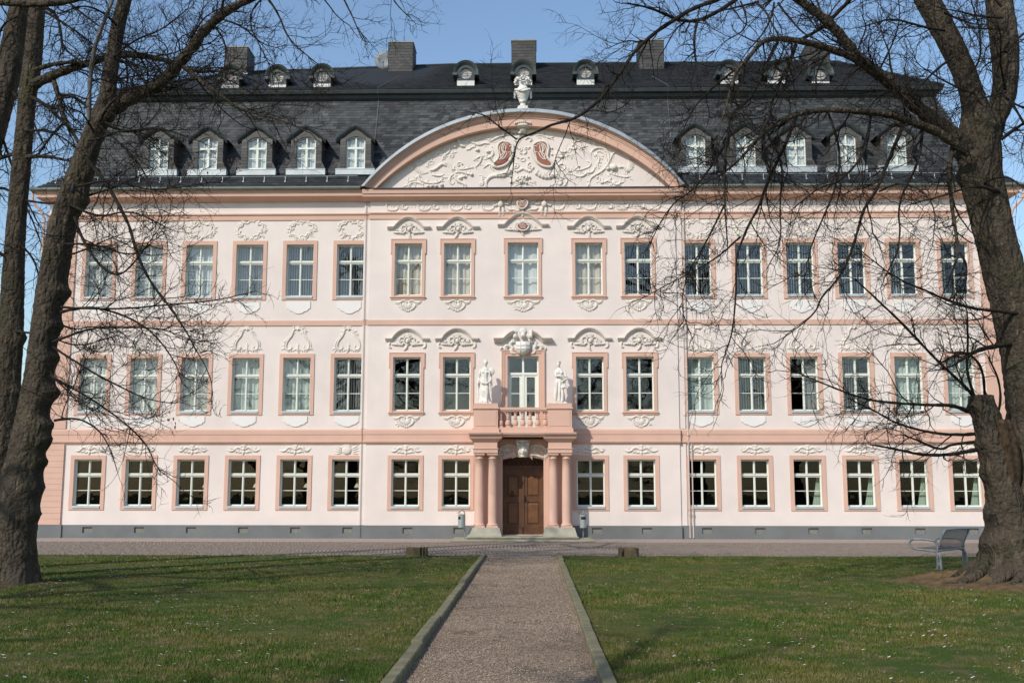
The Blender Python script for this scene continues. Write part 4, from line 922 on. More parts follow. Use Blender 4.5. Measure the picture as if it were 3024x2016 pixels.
# ================================================================== PORTAL
b = MB(); arch = arc_pts(XC-.78, XC+.78, 2.97, .12, 12)
b.box(XC-1.02, XC-.78, -.62, RY, .16, 2.97); b.box(XC+.78, XC+1.02, -.62, RY, .16, 2.97)
outl = [(XC-1.02+2.04*i/12, 3.74) for i in range(13)]
b.strip([(x, -.62, z) for x, z in arch], [(x, -.62, z) for x, z in outl]); b.strip([(x, -.62, z) for x, z in arch], [(x, .0, z) for x, z in arch])
b.add([(XC-1.02, -.62, 2.97), (XC-.78, -.62, 2.97), (XC-1.02, -.62, 3.74)], [(0, 1, 2)]); b.add([(XC+1.02, -.62, 2.97), (XC+.78, -.62, 2.97), (XC+1.02, -.62, 3.74)], [(0, 1, 2)])
portal = b.build('portal', M_PINK, palace)
for s in (-1, 1):
    # wall pilasters behind the columns, entablature block, pedestal
    x0, x1 = sorted((XC+s*.93, XC+s*1.84)); b = MB(); b.box(x0+.02, x1-.02, -.72, RY, .46, 3.19)
    b.build('pilaster', M_PINK, portal)
    b = MB(); b.box(x0, x1, -1.34, RY, 3.195, 3.34); b.box(x0-.03, x1+.03, -1.37, RY, 3.34, 3.37); b.box(x0+.02, x1-.02, -1.32, RY, 3.37, 3.62)
    pr = [(1.32, 3.62), (1.36, 3.63), (1.40, 3.68), (1.48, 3.73), (1.50, 3.78)]
    A = [[(x0+.02-(o-1.32), -o, z), (x1-.02+(o-1.32), -o, z), (x1-.02+(o-1.32), RY, z), (x0+.02-(o-1.32), RY, z)] for o, z in pr]
    for p, q in zip(A[:-1], A[1:]): b.strip(p, q, True)
    b.build('entablature', M_PINK, portal)
    b = MB(); b.box(x0-.05, x1+.05, -1.30, RY, 3.96, 4.12); b.box(x0, x1, -1.26, RY, 4.12, 4.84)
    b.box(x0+.07, x1-.07, -1.275, -1.25, 4.20, 4.76)
    b.box(x0-.04, x1+.04, -1.31, RY, 4.84, 4.90); b.box(x0, x1-.0, -1.27, -.2, 4.90, 5.05); b.build('pedestal', M_PINK, portal)
    b = MB(); b.frustum((x0-.20, x1+.16, -1.62, RY-.1), (x0-.08, x1+.07, -1.42, RY-.1), .146, .46)
    b.build('base_block', M_STONE, portal)
    for c in (1.13, 1.62):
        cx = XC+s*c; k = MB()
        k.box(cx-.215, cx+.215, -1.315, -.885, .461, .52)
        k.lathe([(.205, .52), (.215, .545), (.205, .575), (.180, .58), (.176, .60), (.165, .63), (.167, 1.2), (.163, 1.9), (.150, 2.6), (.145, 2.98), (.158, 2.985), (.158, 3.01), (.145, 3.015), (.145, 3.06), (.165, 3.085), (.190, 3.12)], cx, -1.10, 28)
        k.box(cx-.205, cx+.205, -1.305, -.895, 3.12, 3.19); q = k.build('column', M_PINK, portal, smooth=False)
        q.data.polygons.foreach_set('use_smooth', [len(p.vertices) == 4 and 6 <= p.index < 6+28*15 for p in q.data.polygons])
# cornice over the whole portal, breaking forward over the column pairs
b = MB()
for x0, x1, d in ((XC-2.0, XC-.78, 1.56), (XC-.78, XC+.78, 1.44), (XC+.78, XC+2.0, 1.56)):
    pr = [(d-.16, 3.782), (d-.10, 3.80), (d-.08, 3.86), (d-.02, 3.88), (d, 3.94), (d-.06, 3.955), (0, 3.96)]
    front(b, pr, x0, x1, 0.0)
b.build('portal_cornice', M_PINK, portal)
b = MB(); b.box(XC-.93, XC+.93, -1.20, RY, 3.958, 4.10); b.box(XC-.92, XC+.92, -1.18, -.90, 4.10, 4.16); b.build('balcony_floor', M_PINK, portal)
b = MB(); b.box(XC-.97, XC+.97, -1.20, -.92, 4.755, 4.80); b.box(XC-.97, XC+.97, -1.23, -.89, 4.80, 4.90); b.build('handrail', M_PINK, portal)
bal = None
for k in range(-3, 4):
    if bal is None:
        m_ = MB(); m_.box(-.085, .085, -.085, .085, 0, .05); m_.lathe([(.07, .05), (.10, .10), (.105, .17), (.085, .24), (.05, .28), (.048, .30), (.085, .315), (.085, .335), (.05, .345), (.062, .42), (.058, .50), (.085, .52), (.085, .545)], 0, 0, 16); m_.box(-.085, .085, -.085, .085, .545, .595)
        o = m_.build('baluster', M_PINK, portal); bal = o.data
    else: o = link(bal, 'baluster', portal)
    o.location = (XC+k*.278, -1.06, 4.16)
# relief and mask over the door
for s in (-1, 1):
    o = Orn(); r = random.Random(77+s)
    for k in range(26):
        t = r.random(); x = s*(.24+.70*t); z = 3.12-.14*t*t+r.uniform(.05, .42)*(.5+.5*t)
        o.leaf(x, z, 90-s*r.uniform(60, 170), r.uniform(.12, .24), r.uniform(.03, .05), r.uniform(-70, 70))
    o.st([(s*.25, 3.45), (s*.45, 3.52), (s*.7, 3.5), (s*.9, 3.35), (s*.92, 3.05)], .06); o.st([(s*.22, 3.15), (s*.5, 3.15), (s*.8, 3.02)], .05)
    o.build('stucco_relief', M_RELIEF, portal, smooth=True).location = (XC, -.62, 0)
k = MB(); k.prism([(-.15, 3.05), (.15, 3.05), (.26, 3.62), (-.26, 3.62)], -.80, -.6); k.box(-.28, .28, -.86, -.6, 3.62, 3.70)
k.ell((0, -.84, 3.27), (.105, .11, .15), 12, 8); k.ell((0, -.955, 3.26), (.018, .03, .04), 6, 5)
for s in (-1, 1): k.ell((s*.11, -.80, 3.33), (.06, .08, .15), 8, 6); k.ell((s*.17, -.80, 3.56), (.09, .08, .06), 8, 6); k.ell((s*.045, -.93, 3.30), (.02, .02, .012), 6, 4)
k.ell((0, -.92, 3.20), (.035, .02, .012), 6, 4); k.ell((0, -.82, 3.42), (.13, .1, .06), 10, 5); k.ell((0, -.80, 3.10), (.10, .08, .06), 8, 5)
k.build('keystone_mask', M_STONEW, portal, smooth=True).location = (XC, 0, 0)
for x0, x1, y0, z0, z1 in ((XC-2.03, XC+2.0, -2.0, .07, .145), (XC-2.54, XC+2.54, -2.95, -.1, .065)):
    b = MB(); b.box(x0, x1, y0, -.1, z0, z1-.04); b.box(x0-.03, x1+.03, y0-.06, -.1, z1-.04, z1); b.build('step', M_MOSS, portal)
# door
b = MB(); b.box(-.79, .79, .06, .12, .14, 3.10)
for s in (-1, 1):
    x0, x1 = sorted((s*.012, s*.775))
    b.box(x0, x0+.15, .02, .06, .42, 2.60); b.box(x1-.15, x1, .02, .06, .42, 2.60)
    for z0, z1 in ((.42, .52), (1.38, 1.58), (2.38, 2.60)): b.box(x0+.15, x1-.15, .022, .06, z0, z1)
    b.box(x0+.01, x1-.01, .0, .055, .14, .40); b.box(x0, x1, -.006, .05, .40, .43)
b.box(-.04, .04, -.015, .05, .42, 2.60); b.box(-.79, .79, -.03, .055, 2.63, 2.70); b.box(-.79, .79, -.06, .05, 2.70, 2.76); b.box(-.79, .79, .0, .055, 2.60, 2.63)
door = b.build('door', M_WOOD, palace); door.location = (XC, -.02, 0)
for s in (-1, 1):
    x0, x1 = sorted((s*.19, s*.60))
    for z0, z1 in ((.56, 1.34), (1.62, 2.34)):
        p = MB(); p.frustum((x0+.0, x1-.0, z0, z1), (x0+.05, x1-.05, z0+.05, z1-.05), 0, .028)
        me = [(v[0], .05-v[2], v[1]) for v in p.v]; q = MB(); q.add(me, p.f); q.build('panel', M_WOODP, door)
    x0, x1 = sorted((s*.15, s*.60)); p = MB(); p.box(x0, x1, .008, .03, 2.42, 2.44); p.build('moulding', M_WOOD, door)
b = MB(); b.box(.05, .085, -.035, .03, 1.40, 1.62); b.tube([(.067, -.03, 1.50), (.067, -.08, 1.50), (.16, -.085, 1.50)], .013, 6); b.build('handle', M_BLACK, door)
b = MB(); b.tube([(-.42+.06*math.cos(a), -.0, 1.66+.07*math.sin(a)) for a in [2*math.pi*i/12 for i in range(13)]], .012, 5); b.box(-.45, -.39, -.01, .03, 1.70, 1.80); b.build('knocker', M_BLACK, door)
b = MB()
for i in range(9):
    x = -.7+.175*i; b.ridge(arcp(x, 2.86, .075, .075, 0, 360, 10), .012, 0, .05, 0); b.leaf = None
b.build('lattice', M_BLACK, door)
# downpipes, wall plaque
for i, (x, y) in enumerate(((RL-.16, -.10), (RR+.33, -.08), (RR+.46, -.08))):
    d = MB(); zt = 13.4 if i < 2 else 3.6
    d.tube([(x, y, .05), (x, y, zt)], .026 if i else .010, 8)
    if i:
        for z in (0.9, 2.4, 3.9, 6.5, 9.5, 11.5):
            if z < zt: d.lathe([(.045, z), (.05, z+.01), (.05, z+.04), (.045, z+.05)], x, y, 8)
    d.build('downpipe' if i else 'lightning_wire', M_PIPE if i else M_WIREZ, palace)
for s, x in ((-1, XL), (1, XR)):
    d = MB(); d.tube([(x+s*.56, -.35, 13.55), (x+s*.55, -.35, 13.2), (x+s*.45, -.3, 13.02), (x+s*.2, -.2, 12.75), (x+s*.12, -.15, 12.5), (x+s*.12, -.15, 9.0)], .05, 8); d.build('downpipe', M_PINK, palace)
b = MB(); b.box(1.62, 1.84, RY-.03, RY, .93, 1.14); b.build('plaque', M_ZINC, palace)

# ================================================================== STATUES, URN, DISH
def remesh(o, vox, it=3):
    m = o.modifiers.new('remesh', 'REMESH'); m.mode = 'VOXEL'; m.voxel_size = vox; m.use_smooth_shade = True
    s = o.modifiers.new('smooth', 'SMOOTH'); s.factor = .4; s.iterations = it
def drape(mb, rings, folds, seed, n=40):
    r = random.Random(seed); ph = r.uniform(0, 6); rr = []
    for cx, cy, z, rx, ry, amp in rings:
        rr.append([(cx+(rx*(1+amp*math.cos(folds*a+ph+z*2.2)+amp*.6*math.cos((folds*.5+2)*a+z*4)))*math.cos(a), cy+(ry*(1+amp*math.cos(folds*a+ph+z*2.2)))*math.sin(a), z) for a in [2*math.pi*i/n for i in range(n)]])
    mb.loft(rr)
def hand(mb, p, d, up=(0, 0, 1)):
    p, d, u = Vector(p), Vector(d).normalized(), Vector(up); s = d.cross(u).normalized()
    mb.ell(tuple(p+d*.03), (.03, .03, .035), 8, 5)
    for k in range(4):
        b0 = p+d*.05+s*(k-1.5)*.017; mb.tube([tuple(b0), tuple(b0+d*.035), tuple(b0+d*.06-u*.015)], [.009, .008, .006], 5)
    b0 = p+d*.02+s*.035; mb.tube([tuple(b0), tuple(b0+d*.025+s*.02), tuple(b0+d*.05+s*.02)], [.01, .009, .006], 5)
def head(mb, c, tilt=0, crown=False):
    x, y, z = c; mb.ell(c, (.072, .088, .108), 14, 10); mb.ell((x+tilt*.01, y-.09, z-.005), (.014, .022, .03), 8, 6)
    mb.ell((x, y-.068, z-.058), (.03, .022, .018), 8, 6); mb.ell((x, y-.055, z-.088), (.03, .03, .02), 8, 6)
    for s in (-1, 1): mb.ell((x+s*.03, y-.077, z+.015), (.014, .01, .008), 6, 5); mb.ell((x+s*.03, y-.08, z+.032), (.02, .01, .006), 6, 5); mb.ell((x+s*.074, y+.005, z-.005), (.014, .022, .03), 6, 5)
    mb.ell((x, y+.02, z+.045), (.088, .092, .075), 12, 8); mb.ell((x, y+.09, z+.0), (.05, .05, .06), 8, 6)
    if crown:
        for k in range(11):
            a = math.pi*2*k/11; mb.ell((x+.085*math.cos(a), y+.01+.085*math.sin(a), z+.085+.01*math.sin(k*2.3)), (.026, .026, .026), 6, 5)
    else: mb.ell((x, y+.0, z+.12), (.04, .05, .035), 8, 6)
def statue(name, label, x, pose):
    root = tag(empty(name, (x, -.80, 5.051)), label, 'statue', 'statues on the balcony pedestals')
    b = MB(); b.box(-.25, .25, -.22, .22, 0, .07); b.build('plinth', M_STONEW, root)
    m = MB(); z0 = .07
    if pose == 0:
        drape(m, [(0, 0, z0, .23, .18, .10), (.0, 0, .25, .20, .16, .10), (-.02, 0, .50, .185, .15, .09), (-.03, 0, .72, .185, .15, .06), (-.03, 0, .86, .165, .135, .05), (-.02, 0, 1.02, .125, .105, .03), (-.01, 0, 1.2, .155, .115, .03), (0, 0, 1.32, .165, .10, .02), (.01, 0, 1.38, .10, .075, 0), (.01, -.005, 1.41, .05, .05, 0)], 9, 1)
        m.tube([(.01, 0, 1.38), (.015, -.01, 1.48)], [.05, .045], 10); head(m, (.02, -.03, 1.565), -1)
        for s in (-1, 1): m.ell((s*.07, -.09, 1.22), (.06, .05, .055), 8, 6)
        m.tube([(-.16, 0, 1.32), (-.21, -.02, 1.15), (-.23, -.03, 1.02), (-.25, -.10, .90), (-.26, -.14, .82)], [.055, .05, .042, .037, .028], 10); hand(m, (-.26, -.14, .81), (0, -.1, -1), (1, 0, 0))
        m.tube([(.16, 0, 1.32), (.23, -.03, 1.17), (.24, -.08, 1.06), (.20, -.17, 1.14), (.19, -.19, 1.20)], [.055, .05, .045, .036, .028], 10); hand(m, (.19, -.19, 1.20), (-.2, -.2, 1), (1, 0, 0))
        m.loft([[(.25+.125*c*math.cos(a), -.12-dy, 1.24+.15*c*math.sin(a)) for a in [2*math.pi*i/18 for i in range(18)]] for c, dy in ((.95, -.03), (1, 0), (.6, .03), (.1, .04))])
        m.tube([(-.2, -.05, .95), (-.1, -.17, .80), (.06, -.19, .76), (.18, -.12, .84), (.23, -.02, 1.0)], [.04, .05, .055, .05, .035], 8)
        for k in range(5): m.tube([(-.2+.02*k, -.14-.01*k, .60-.05*k), (-.02, -.2+.005*k, .47-.05*k), (.17, -.14, .60-.06*k)], .022, 6)
        m.tube([(-.25, -.08, .95), (-.27, -.04, .6), (-.25, -.02, .2)], [.03, .05, .055], 8); m.tube([(.24, -.06, 1.05), (.25, -.04, .75), (.24, -.02, .5)], [.03, .045, .03], 8)
        m.tube([(.06, -.12, .68), (.08, -.17, .40), (.05, -.16, .10)], [.09, .07, .05], 10); m.ell((.09, -.22, .095), (.045, .08, .03), 8, 6); m.ell((-.1, -.17, .09), (.04, .07, .03), 8, 6)
    else:
        drape(m, [(.0, 0, z0, .20, .16, .11), (-.01, 0, .30, .175, .15, .12), (-.03, 0, .55, .17, .145, .10), (-.04, 0, .74, .175, .145, .07), (-.03, 0, .88, .15, .13, .05), (-.01, 0, 1.02, .115, .10, .03), (0, 0, 1.18, .145, .11, .03), (-.01, 0, 1.29, .155, .10, .02), (-.02, 0, 1.345, .09, .07, 0), (-.02, -.005, 1.38, .05, .05, 0)], 11, 2)
        m.tube([(-.02, 0, 1.35), (-.04, -.015, 1.45)], [.048, .043], 10); head(m, (-.055, -.035, 1.53), 1, True)
        for s in (-1, 1): m.ell((s*.065, -.09, 1.19), (.058, .05, .052), 8, 6)
        m.tube([(-.15, 0, 1.29), (-.18, -.06, 1.14), (-.15, -.14, 1.05), (.0, -.20, 1.06), (.10, -.21, 1.05)], [.052, .048, .042, .035, .027], 10); hand(m, (.10, -.21, 1.05), (1, -.1, -.1))
        m.tube([(.14, 0, 1.29), (.21, -.03, 1.16), (.22, -.10, 1.04), (.17, -.19, .99)], [.052, .048, .042, .028], 10); hand(m, (.17, -.19, .99), (-.8, -.4, -.2))
        r = random.Random(4)
        for k in range(42):
            t = r.random(); s = r.uniform(.026, .042); m.ell((.19+r.gauss(0, .055)-.06*t, -.17+r.gauss(0, .04), 1.04-.48*t), (s, s, s), 6, 5)
        m.tube([(-.12, -.12, .85), (-.15, -.16, .5), (-.18, -.14, .15)], [.04, .05, .05], 8); m.tube([(.08, -.10, .70), (.10, -.14, .4), (.08, -.14, .1)], [.06, .05, .045], 8); m.tube([(0, -.13, .8), (-.02, -.17, .45), (-.03, -.16, .1)], [.03, .04, .035], 8)
        m.tube([(-.17, -.02, .95), (-.20, .0, .6), (-.22, .02, .2)], [.03, .05, .05], 8); m.ell((.07, -.2, .095), (.04, .07, .028), 8, 6); m.ell((-.13, -.18, .09), (.04, .07, .028), 8, 6)
    o = m.build('figure', M_STONEW, root, smooth=True); remesh(o, .014, 2); return root
statue('statue', 'white stone statue of a robed woman holding a round shield, left of the balcony door', -1.93, 0)
statue('statue', 'white stone statue of a flower-crowned woman with garland, right of the balcony door', .92, 1)
urn = tag(empty('garlanded_urn', (XC, -.30, 16.86)), 'white stone urn heaped with flowers on top of the arched pediment', 'urn')
m = MB(); m.lathe([(.16, .10), (.115, .14), (.105, .26), (.15, .29), (.15, .325), (.13, .335), (.19, .42), (.245, .58), (.29, .72), (.27, .80), (.19, .90), (.14, .98), (.16, 1.05), (.05, 1.07)], 0, 0, 24); m.build('vase', M_STONEW, urn, smooth=True)
m = MB(); m.box(-.22, .22, -.2, .2, -.14, .02); m.box(-.19, .19, -.17, .17, .02, .10); m.build('foot', M_STONEW, urn)
m = MB(); r = random.Random(8)
for k in range(46):
    a = r.uniform(0, 2*math.pi); e = r.uniform(-.15, 1.0); s = r.uniform(.045, .075); q = .27*math.cos(e*1.2); m.ell((1.12*q*math.cos(a), q*math.sin(a), 1.13+.20*math.sin(e*1.4)), (s, s, s*.9), 7, 5)
f = m.build('flower_heap', M_STONEW, urn, smooth=True)
m = MB()
for k in range(40):
    a = 2*math.pi*k/40; s = r.uniform(.035, .055); m.ell((.285*math.cos(a), .285*math.sin(a), .74+.07*math.cos(2*a)), (s, s, s), 6, 5)
for s in (-1, 1):
    for k in range(5): m.ell((s*.32, 0, .70-.055*k), (.05, .05, .045), 6, 5)
m.build('garland', M_STONEW, urn, smooth=True)
dish = tag(empty('satellite_dish', (-7.12, 7.0, 21.55)), 'grey satellite dish on the ridge beside the second chimney', 'satellite dish')
m = MB(); m.loft([[(.46*c*math.cos(a), -.02-.10*(c*c)+d, .40+.46*c*math.sin(a)) for a in [2*math.pi*i/24 for i in range(24)]] for c, d in ((.05, 0), (.5, 0), (1, 0), (1, .02), (.5, .03), (.05, .03))]); m.build('reflector', mat('dish_grey', (.22, .25, .27), .5, .03, 4), dish, smooth=True)
m = MB(); m.tube([(0, .05, .4), (0, .12, .2), (0, .12, -.25)], .03, 8); m.build('mast', M_STEEL, dish)
m = MB(); m.tube([(0, -.1, 0.0), (.0, -.5, .12)], .012, 5); m.ell((0, -.5, .14), (.05, .06, .05), 8, 6); m.build('receiver_arm', M_STEEL, dish)
# pendant lamps behind the ground-floor windows on the left
for i, c in enumerate([LEFTC[0], LEFTC[2], LEFTC[3], LEFTC[4], LEFTC[5]]):
    lp = tag(empty('pendant_lamp', (c+.30, .95, 1.92)), '%s white pendant lamp behind the left wing ground-floor windows' % ('leftmost', 'second', 'third', 'fourth', 'rightmost')[i], 'lamp', 'pendant lamps in the ground-floor room')
    m = MB(); m.lathe([(.13, 0), (.11, .05), (.075, .12), (.03, .17), (.02, .20)], 0, 0, 14); m.build('shade', M_LAMP, lp, smooth=True)
    m = MB(); m.tube([(0, 0, .2), (0, 0, 1.9)], .006, 5); m.build('cord', M_BLACK, lp)
# ================================================================== GROUND
def sheet(name, x0, x1, y0, y1, z, m, nx=1, ny=1, amp=0, seed=0):
    r = np.random.RandomState(seed); X, Y = np.meshgrid(np.linspace(x0, x1, nx+1), np.linspace(y0, y1, ny+1)); Z = np.full_like(X, z)
    if amp: Z = Z+amp*(np.sin(X*1.3+seed)*np.cos(Y*.9)+.6*np.sin(X*2.9+1)*np.sin(Y*2.3+2))
    V = np.stack([X, Y, Z], -1).reshape(-1, 3); i = np.arange(ny)[:, None]*(nx+1)+np.arange(nx)[None, :]
    F = np.stack([i, i+1, i+nx+2, i+nx+1], -1).reshape(-1, 4)
    return tag(link(mesh_from_arrays(name, V, F, m), name), kind='structure')
def ground_mat(name, cols, scales, rough=.95, bump=.5, bscale=40):
    m = bpy.data.materials.new(name); m.use_nodes = True; n = m.node_tree; b = n.nodes['Principled BSDF']; b.inputs['Roughness'].default_value = rough; b.inputs['Specular IOR Level'].default_value = .1
    geo = n.nodes.new('ShaderNodeNewGeometry'); cur = None
    for c, s, lo, hi in zip(cols[1:], scales, (.45, .5, .55, .6), (.6, .62, .68, .7)):
        t = n.nodes.new('ShaderNodeTexNoise'); t.inputs['Scale'].default_value = s; t.inputs['Detail'].default_value = 6; n.links.new(geo.outputs['Position'], t.inputs['Vector'])
        r = n.nodes.new('ShaderNodeMapRange'); r.inputs['From Min'].default_value = lo; r.inputs['From Max'].default_value = hi; n.links.new(t.outputs['Fac'], r.inputs['Value'])
        mx = n.nodes.new('ShaderNodeMix'); mx.data_type = 'RGBA'; n.links.new(r.outputs[0], mx.inputs['Factor'])
        if cur is None: mx.inputs['A'].default_value = (*cols[0], 1)
        else: n.links.new(cur, mx.inputs['A'])
        mx.inputs['B'].default_value = (*c, 1); cur = mx.outputs['Result']
    n.links.new(cur, b.inputs['Base Color'])
    t = n.nodes.new('ShaderNodeTexNoise'); t.inputs['Scale'].default_value = bscale; t.inputs['Detail'].default_value = 5; n.links.new(geo.outputs['Position'], t.inputs['Vector'])
    bp = n.nodes.new('ShaderNodeBump'); bp.inputs['Strength'].default_value = bump; bp.inputs['Distance'].default_value = .03; n.links.new(t.outputs['Fac'], bp.inputs['Height']); n.links.new(bp.outputs[0], b.inputs['Normal'])
    return m
M_LAWN = ground_mat('lawn_soil', [(.052, .082, .016), (.092, .094, .026), (.120, .098, .045), (.040, .066, .013)], [.7, 3.5, 14], bump=.7, bscale=60)
M_GRASS = ground_mat('grass_blade', [(.070, .110, .018), (.132, .130, .031), (.205, .170, .074), (.052, .090, .014)], [.7, 2.8, 30], rough=.6, bump=0)
M_GRAVEL = ground_mat('gravel', [(.33, .24, .165), (.21, .15, .10), (.40, .30, .215), (.15, .11, .07)], [14, 60, 1.1], bump=1.0, bscale=70)
M_GRAVELP = ground_mat('pink_gravel', [(.40, .32, .27), (.32, .26, .21), (.46, .39, .34)], [9, 60], bump=.8, bscale=70)
M_PAVE = ground_mat('paving_joint', [(.20, .165, .132), (.17, .142, .112)], [3], bump=.4)
M_SETT = tone_mat('paving_sett', (.215, .172, .138), (.285, .230, .186), .85, .2, .3, 30)
M_EARTH = ground_mat('distant_ground', [(.05, .065, .02), (.07, .07, .03)], [.1])
sheet('ground', -1500, 1500, -1500, 1500, -.06, M_EARTH)
sheet('paving', -70, 70, -12.35, -3.35, 0.0, M_PAVE)
sheet('gravel_strip', -70, 70, -3.4, 0.6, .004, M_GRAVELP)
pv = bpy.data.objects['paving']
# setts: rows across the drive, joined
r = np.random.RandomState(11); sx, sy = .115, .215; nx, ny = int(44/sx), int(8.85/sy)
I, J = np.meshgrid(np.arange(nx), np.arange(ny)); I, J = I.ravel(), J.ravel()
x0 = -23+I*sx+np.random.RandomState(5).rand(ny)[J]*sx; y0 = -12.25+J*sy; g = .008; h = .012+r.rand(len(I))*.006
keep = ~((y0 > -2.75) & (x0 > XC-2.7) & (x0 < XC+2.7)); x0, y0, h = x0[keep], y0[keep], h[keep]; N = len(x0)
V = np.stack([np.stack([x0+g, y0+g, h*0], 1), np.stack([x0+sx-g, y0+g, h*0], 1), np.stack([x0+sx-g, y0+sy-g, h*0], 1), np.stack([x0+g, y0+sy-g, h*0], 1),
              np.stack([x0+g*1.6, y0+g*1.6, h], 1), np.stack([x0+sx-g*1.6, y0+g*1.6, h], 1), np.stack([x0+sx-g*1.6, y0+sy-g*1.6, h], 1), np.stack([x0+g*1.6, y0+sy-g*1.6, h], 1)], 1).reshape(-1, 3)
q = np.array([[4, 5, 6, 7], [0, 1, 5, 4], [1, 2, 6, 5], [2, 3, 7, 6], [3, 0, 4, 7]]); F = (np.arange(N)[:, None, None]*8+q[None]).reshape(-1, 4)
me = mesh_from_arrays('paving_setts', V, F, M_SETT, False); a = me.attributes.new('tone', 'FLOAT', 'FACE'); a.data.foreach_set('value', np.repeat(r.rand(N), 5).astype(np.float32))
tag(link(me, 'paving_setts', pv), kind='stuff')
PX0, PX1 = -1.40, .61
def pxl(y): return PX0+.0078*(-12.3-y)
sheet('gravel_path', PX0-.05, PX1+.05, -60, -12.30, .012, M_GRAVEL, 20, 200, .006, 3)
sheet('lawn', -70, PX0+.03, -60, -12.30, .030, M_LAWN, 150, 120, .012, 5)
sheet('lawn', PX1+.06, 70, -60, -12.30, .030, M_LAWN, 150, 120, .012, 6)
gp = bpy.data.objects['gravel_path']
er = random.Random(21)
for s, x_ in ((-1, PX0), (1, PX1)):          # timber edging, beam by beam
    y = -12.30
    while y > -36:
        L = er.uniform(2.2, 3.0); dx, dx2 = er.uniform(-.010, .010), er.uniform(-.010, .010); zt = .10+er.uniform(-.012, .012)
        b = MB(); ys = np.linspace(y, y-L+.012, 9); rows = []
        for yy in ys:
            t = (y-yy)/L; xx = (pxl(yy) if s < 0 else x_)+dx*(1-t)+dx2*t; j = er.uniform(-.002, .002)
            rows.append([(xx-.062, yy, -.05), (xx+.062, yy, -.05), (xx+.060, yy, zt-.012+j), (xx+.048, yy, zt+j), (xx-.048, yy, zt+j), (xx-.060, yy, zt-.012+j)])
        b.loft(rows); b.build('edging_beam', M_EDGE, gp); y -= L
# grass blades
def inview(N, d0, d1, seed):
    r = np.random.RandomState(seed); d = np.exp(r.uniform(np.log(d0), np.log(d1), N)); l = r.uniform(-.56, .56, N)*d
    fy, fx = math.cos(YAW), math.sin(YAW); return np.stack([d*fx+l*fy, CAM[1]+d*fy-l*fx], 1), d, r
P, d, r = inview(400000, 8.6, 31, 1)
ok = ((P[:, 0] < pxl(P[:, 1])-.07) | (P[:, 0] > PX1+.07)) & (P[:, 1] < -12.30+.05*np.sin(P[:, 0]*3))
for cx, cy, rr in ((8.9, -21.4, 1.35), (-9.7, -21.9, .8), (-3.17, -12.62, .22), (2.47, -12.5, .22)): ok &= np.hypot(P[:, 0]-cx, P[:, 1]-cy) > rr*(.8+.35*r.rand(len(P)))
P, d = P[ok], d[ok]; N = len(P); hgt = (.020+.026*r.rand(N))*(.85+.15*np.sin(P[:, 0]*1.1)*np.cos(P[:, 1]*.8)+.15*np.sin(P[:, 0]*4.1+P[:, 1]*3.3)); hgt = np.clip(hgt, .012, .09); wd = .0045*(d/11)**.9*(.7+.7*r.rand(N))
a = r.uniform(0, 2*np.pi, N); le = r.uniform(.2, .9, N)*hgt; a2 = r.uniform(0, 2*np.pi, N)
V = np.zeros((N, 3, 3)); V[:, 0, 0] = P[:, 0]-wd*np.cos(a); V[:, 0, 1] = P[:, 1]-wd*np.sin(a); V[:, 1, 0] = P[:, 0]+wd*np.cos(a); V[:, 1, 1] = P[:, 1]+wd*np.sin(a); V[:, :2, 2] = .018
V[:, 2, 0] = P[:, 0]+le*np.cos(a2); V[:, 2, 1] = P[:, 1]+le*np.sin(a2); V[:, 2, 2] = .03+hgt
me = mesh_from_arrays('grass', V.reshape(-1, 3), np.arange(3*N).reshape(-1, 3), M_GRASS, False)
tag(link(me, 'grass'), 'short winter-worn grass of the two lawns beside the gravel path', 'grass', kind='stuff')
# loose stones of the path
def pebbles(P, s, seed, z0):
    r = np.random.RandomState(seed); N = len(P); o = np.array([[1, 0, 0], [0, 1, 0], [-1, 0, 0], [0, -1, 0], [0, 0, 1.0], [0, 0, -.6]])
    a = r.uniform(0, 6.28, N); sc = s[:, None]*r.uniform(.6, 1.3, (N, 3)); sc[:, 2] *= .7
    V = o[None]*sc[:, None, :]; V = V*(1+r.uniform(-.25, .25, (N, 6, 1))); c, s_ = np.cos(a)[:, None], np.sin(a)[:, None]
    V = np.stack([V[..., 0]*c-V[..., 1]*s_+P[:, None, 0], V[..., 0]*s_+V[..., 1]*c+P[:, None, 1], V[..., 2]+z0], -1)
    f = np.array([[0, 1, 4], [1, 2, 4], [2, 3, 4], [3, 0, 4]]); F = (np.arange(N)[:, None, None]*6+f[None]).reshape(-1, 3)
    return V.reshape(-1, 3), F, np.repeat(r.beta(1.6, 1.6, N), 4)
r = np.random.RandomState(4); N = 60000; dd = np.exp(r.uniform(np.log(8.8), np.log(30), N)); P = np.stack([r.uniform(PX0+.05, PX1-.05, N), CAM[1]+dd], 1); ok = (P[:, 1] < -12.3) & (P[:, 0] > pxl(P[:, 1])+.05); P, dd = P[ok], dd[ok]
V, F, tn = pebbles(P, .0076*(dd/10)**.5*(.6+.9*np.random.RandomState(2).rand(len(dd))**2), 5, .017)
me = mesh_from_arrays('loose_gravel', V, F, tone_mat('loose_stone', (.10, .073, .049), (.50, .385, .28), .85, .25, 0, stain=.4), False); at_ = me.attributes.new('tone', 'FLOAT', 'FACE'); at_.data.foreach_set('value', tn.astype(np.float32))
tag(link(me, 'loose_gravel'), 'loose pinkish gravel stones covering the straight garden path', 'gravel', kind='stuff')
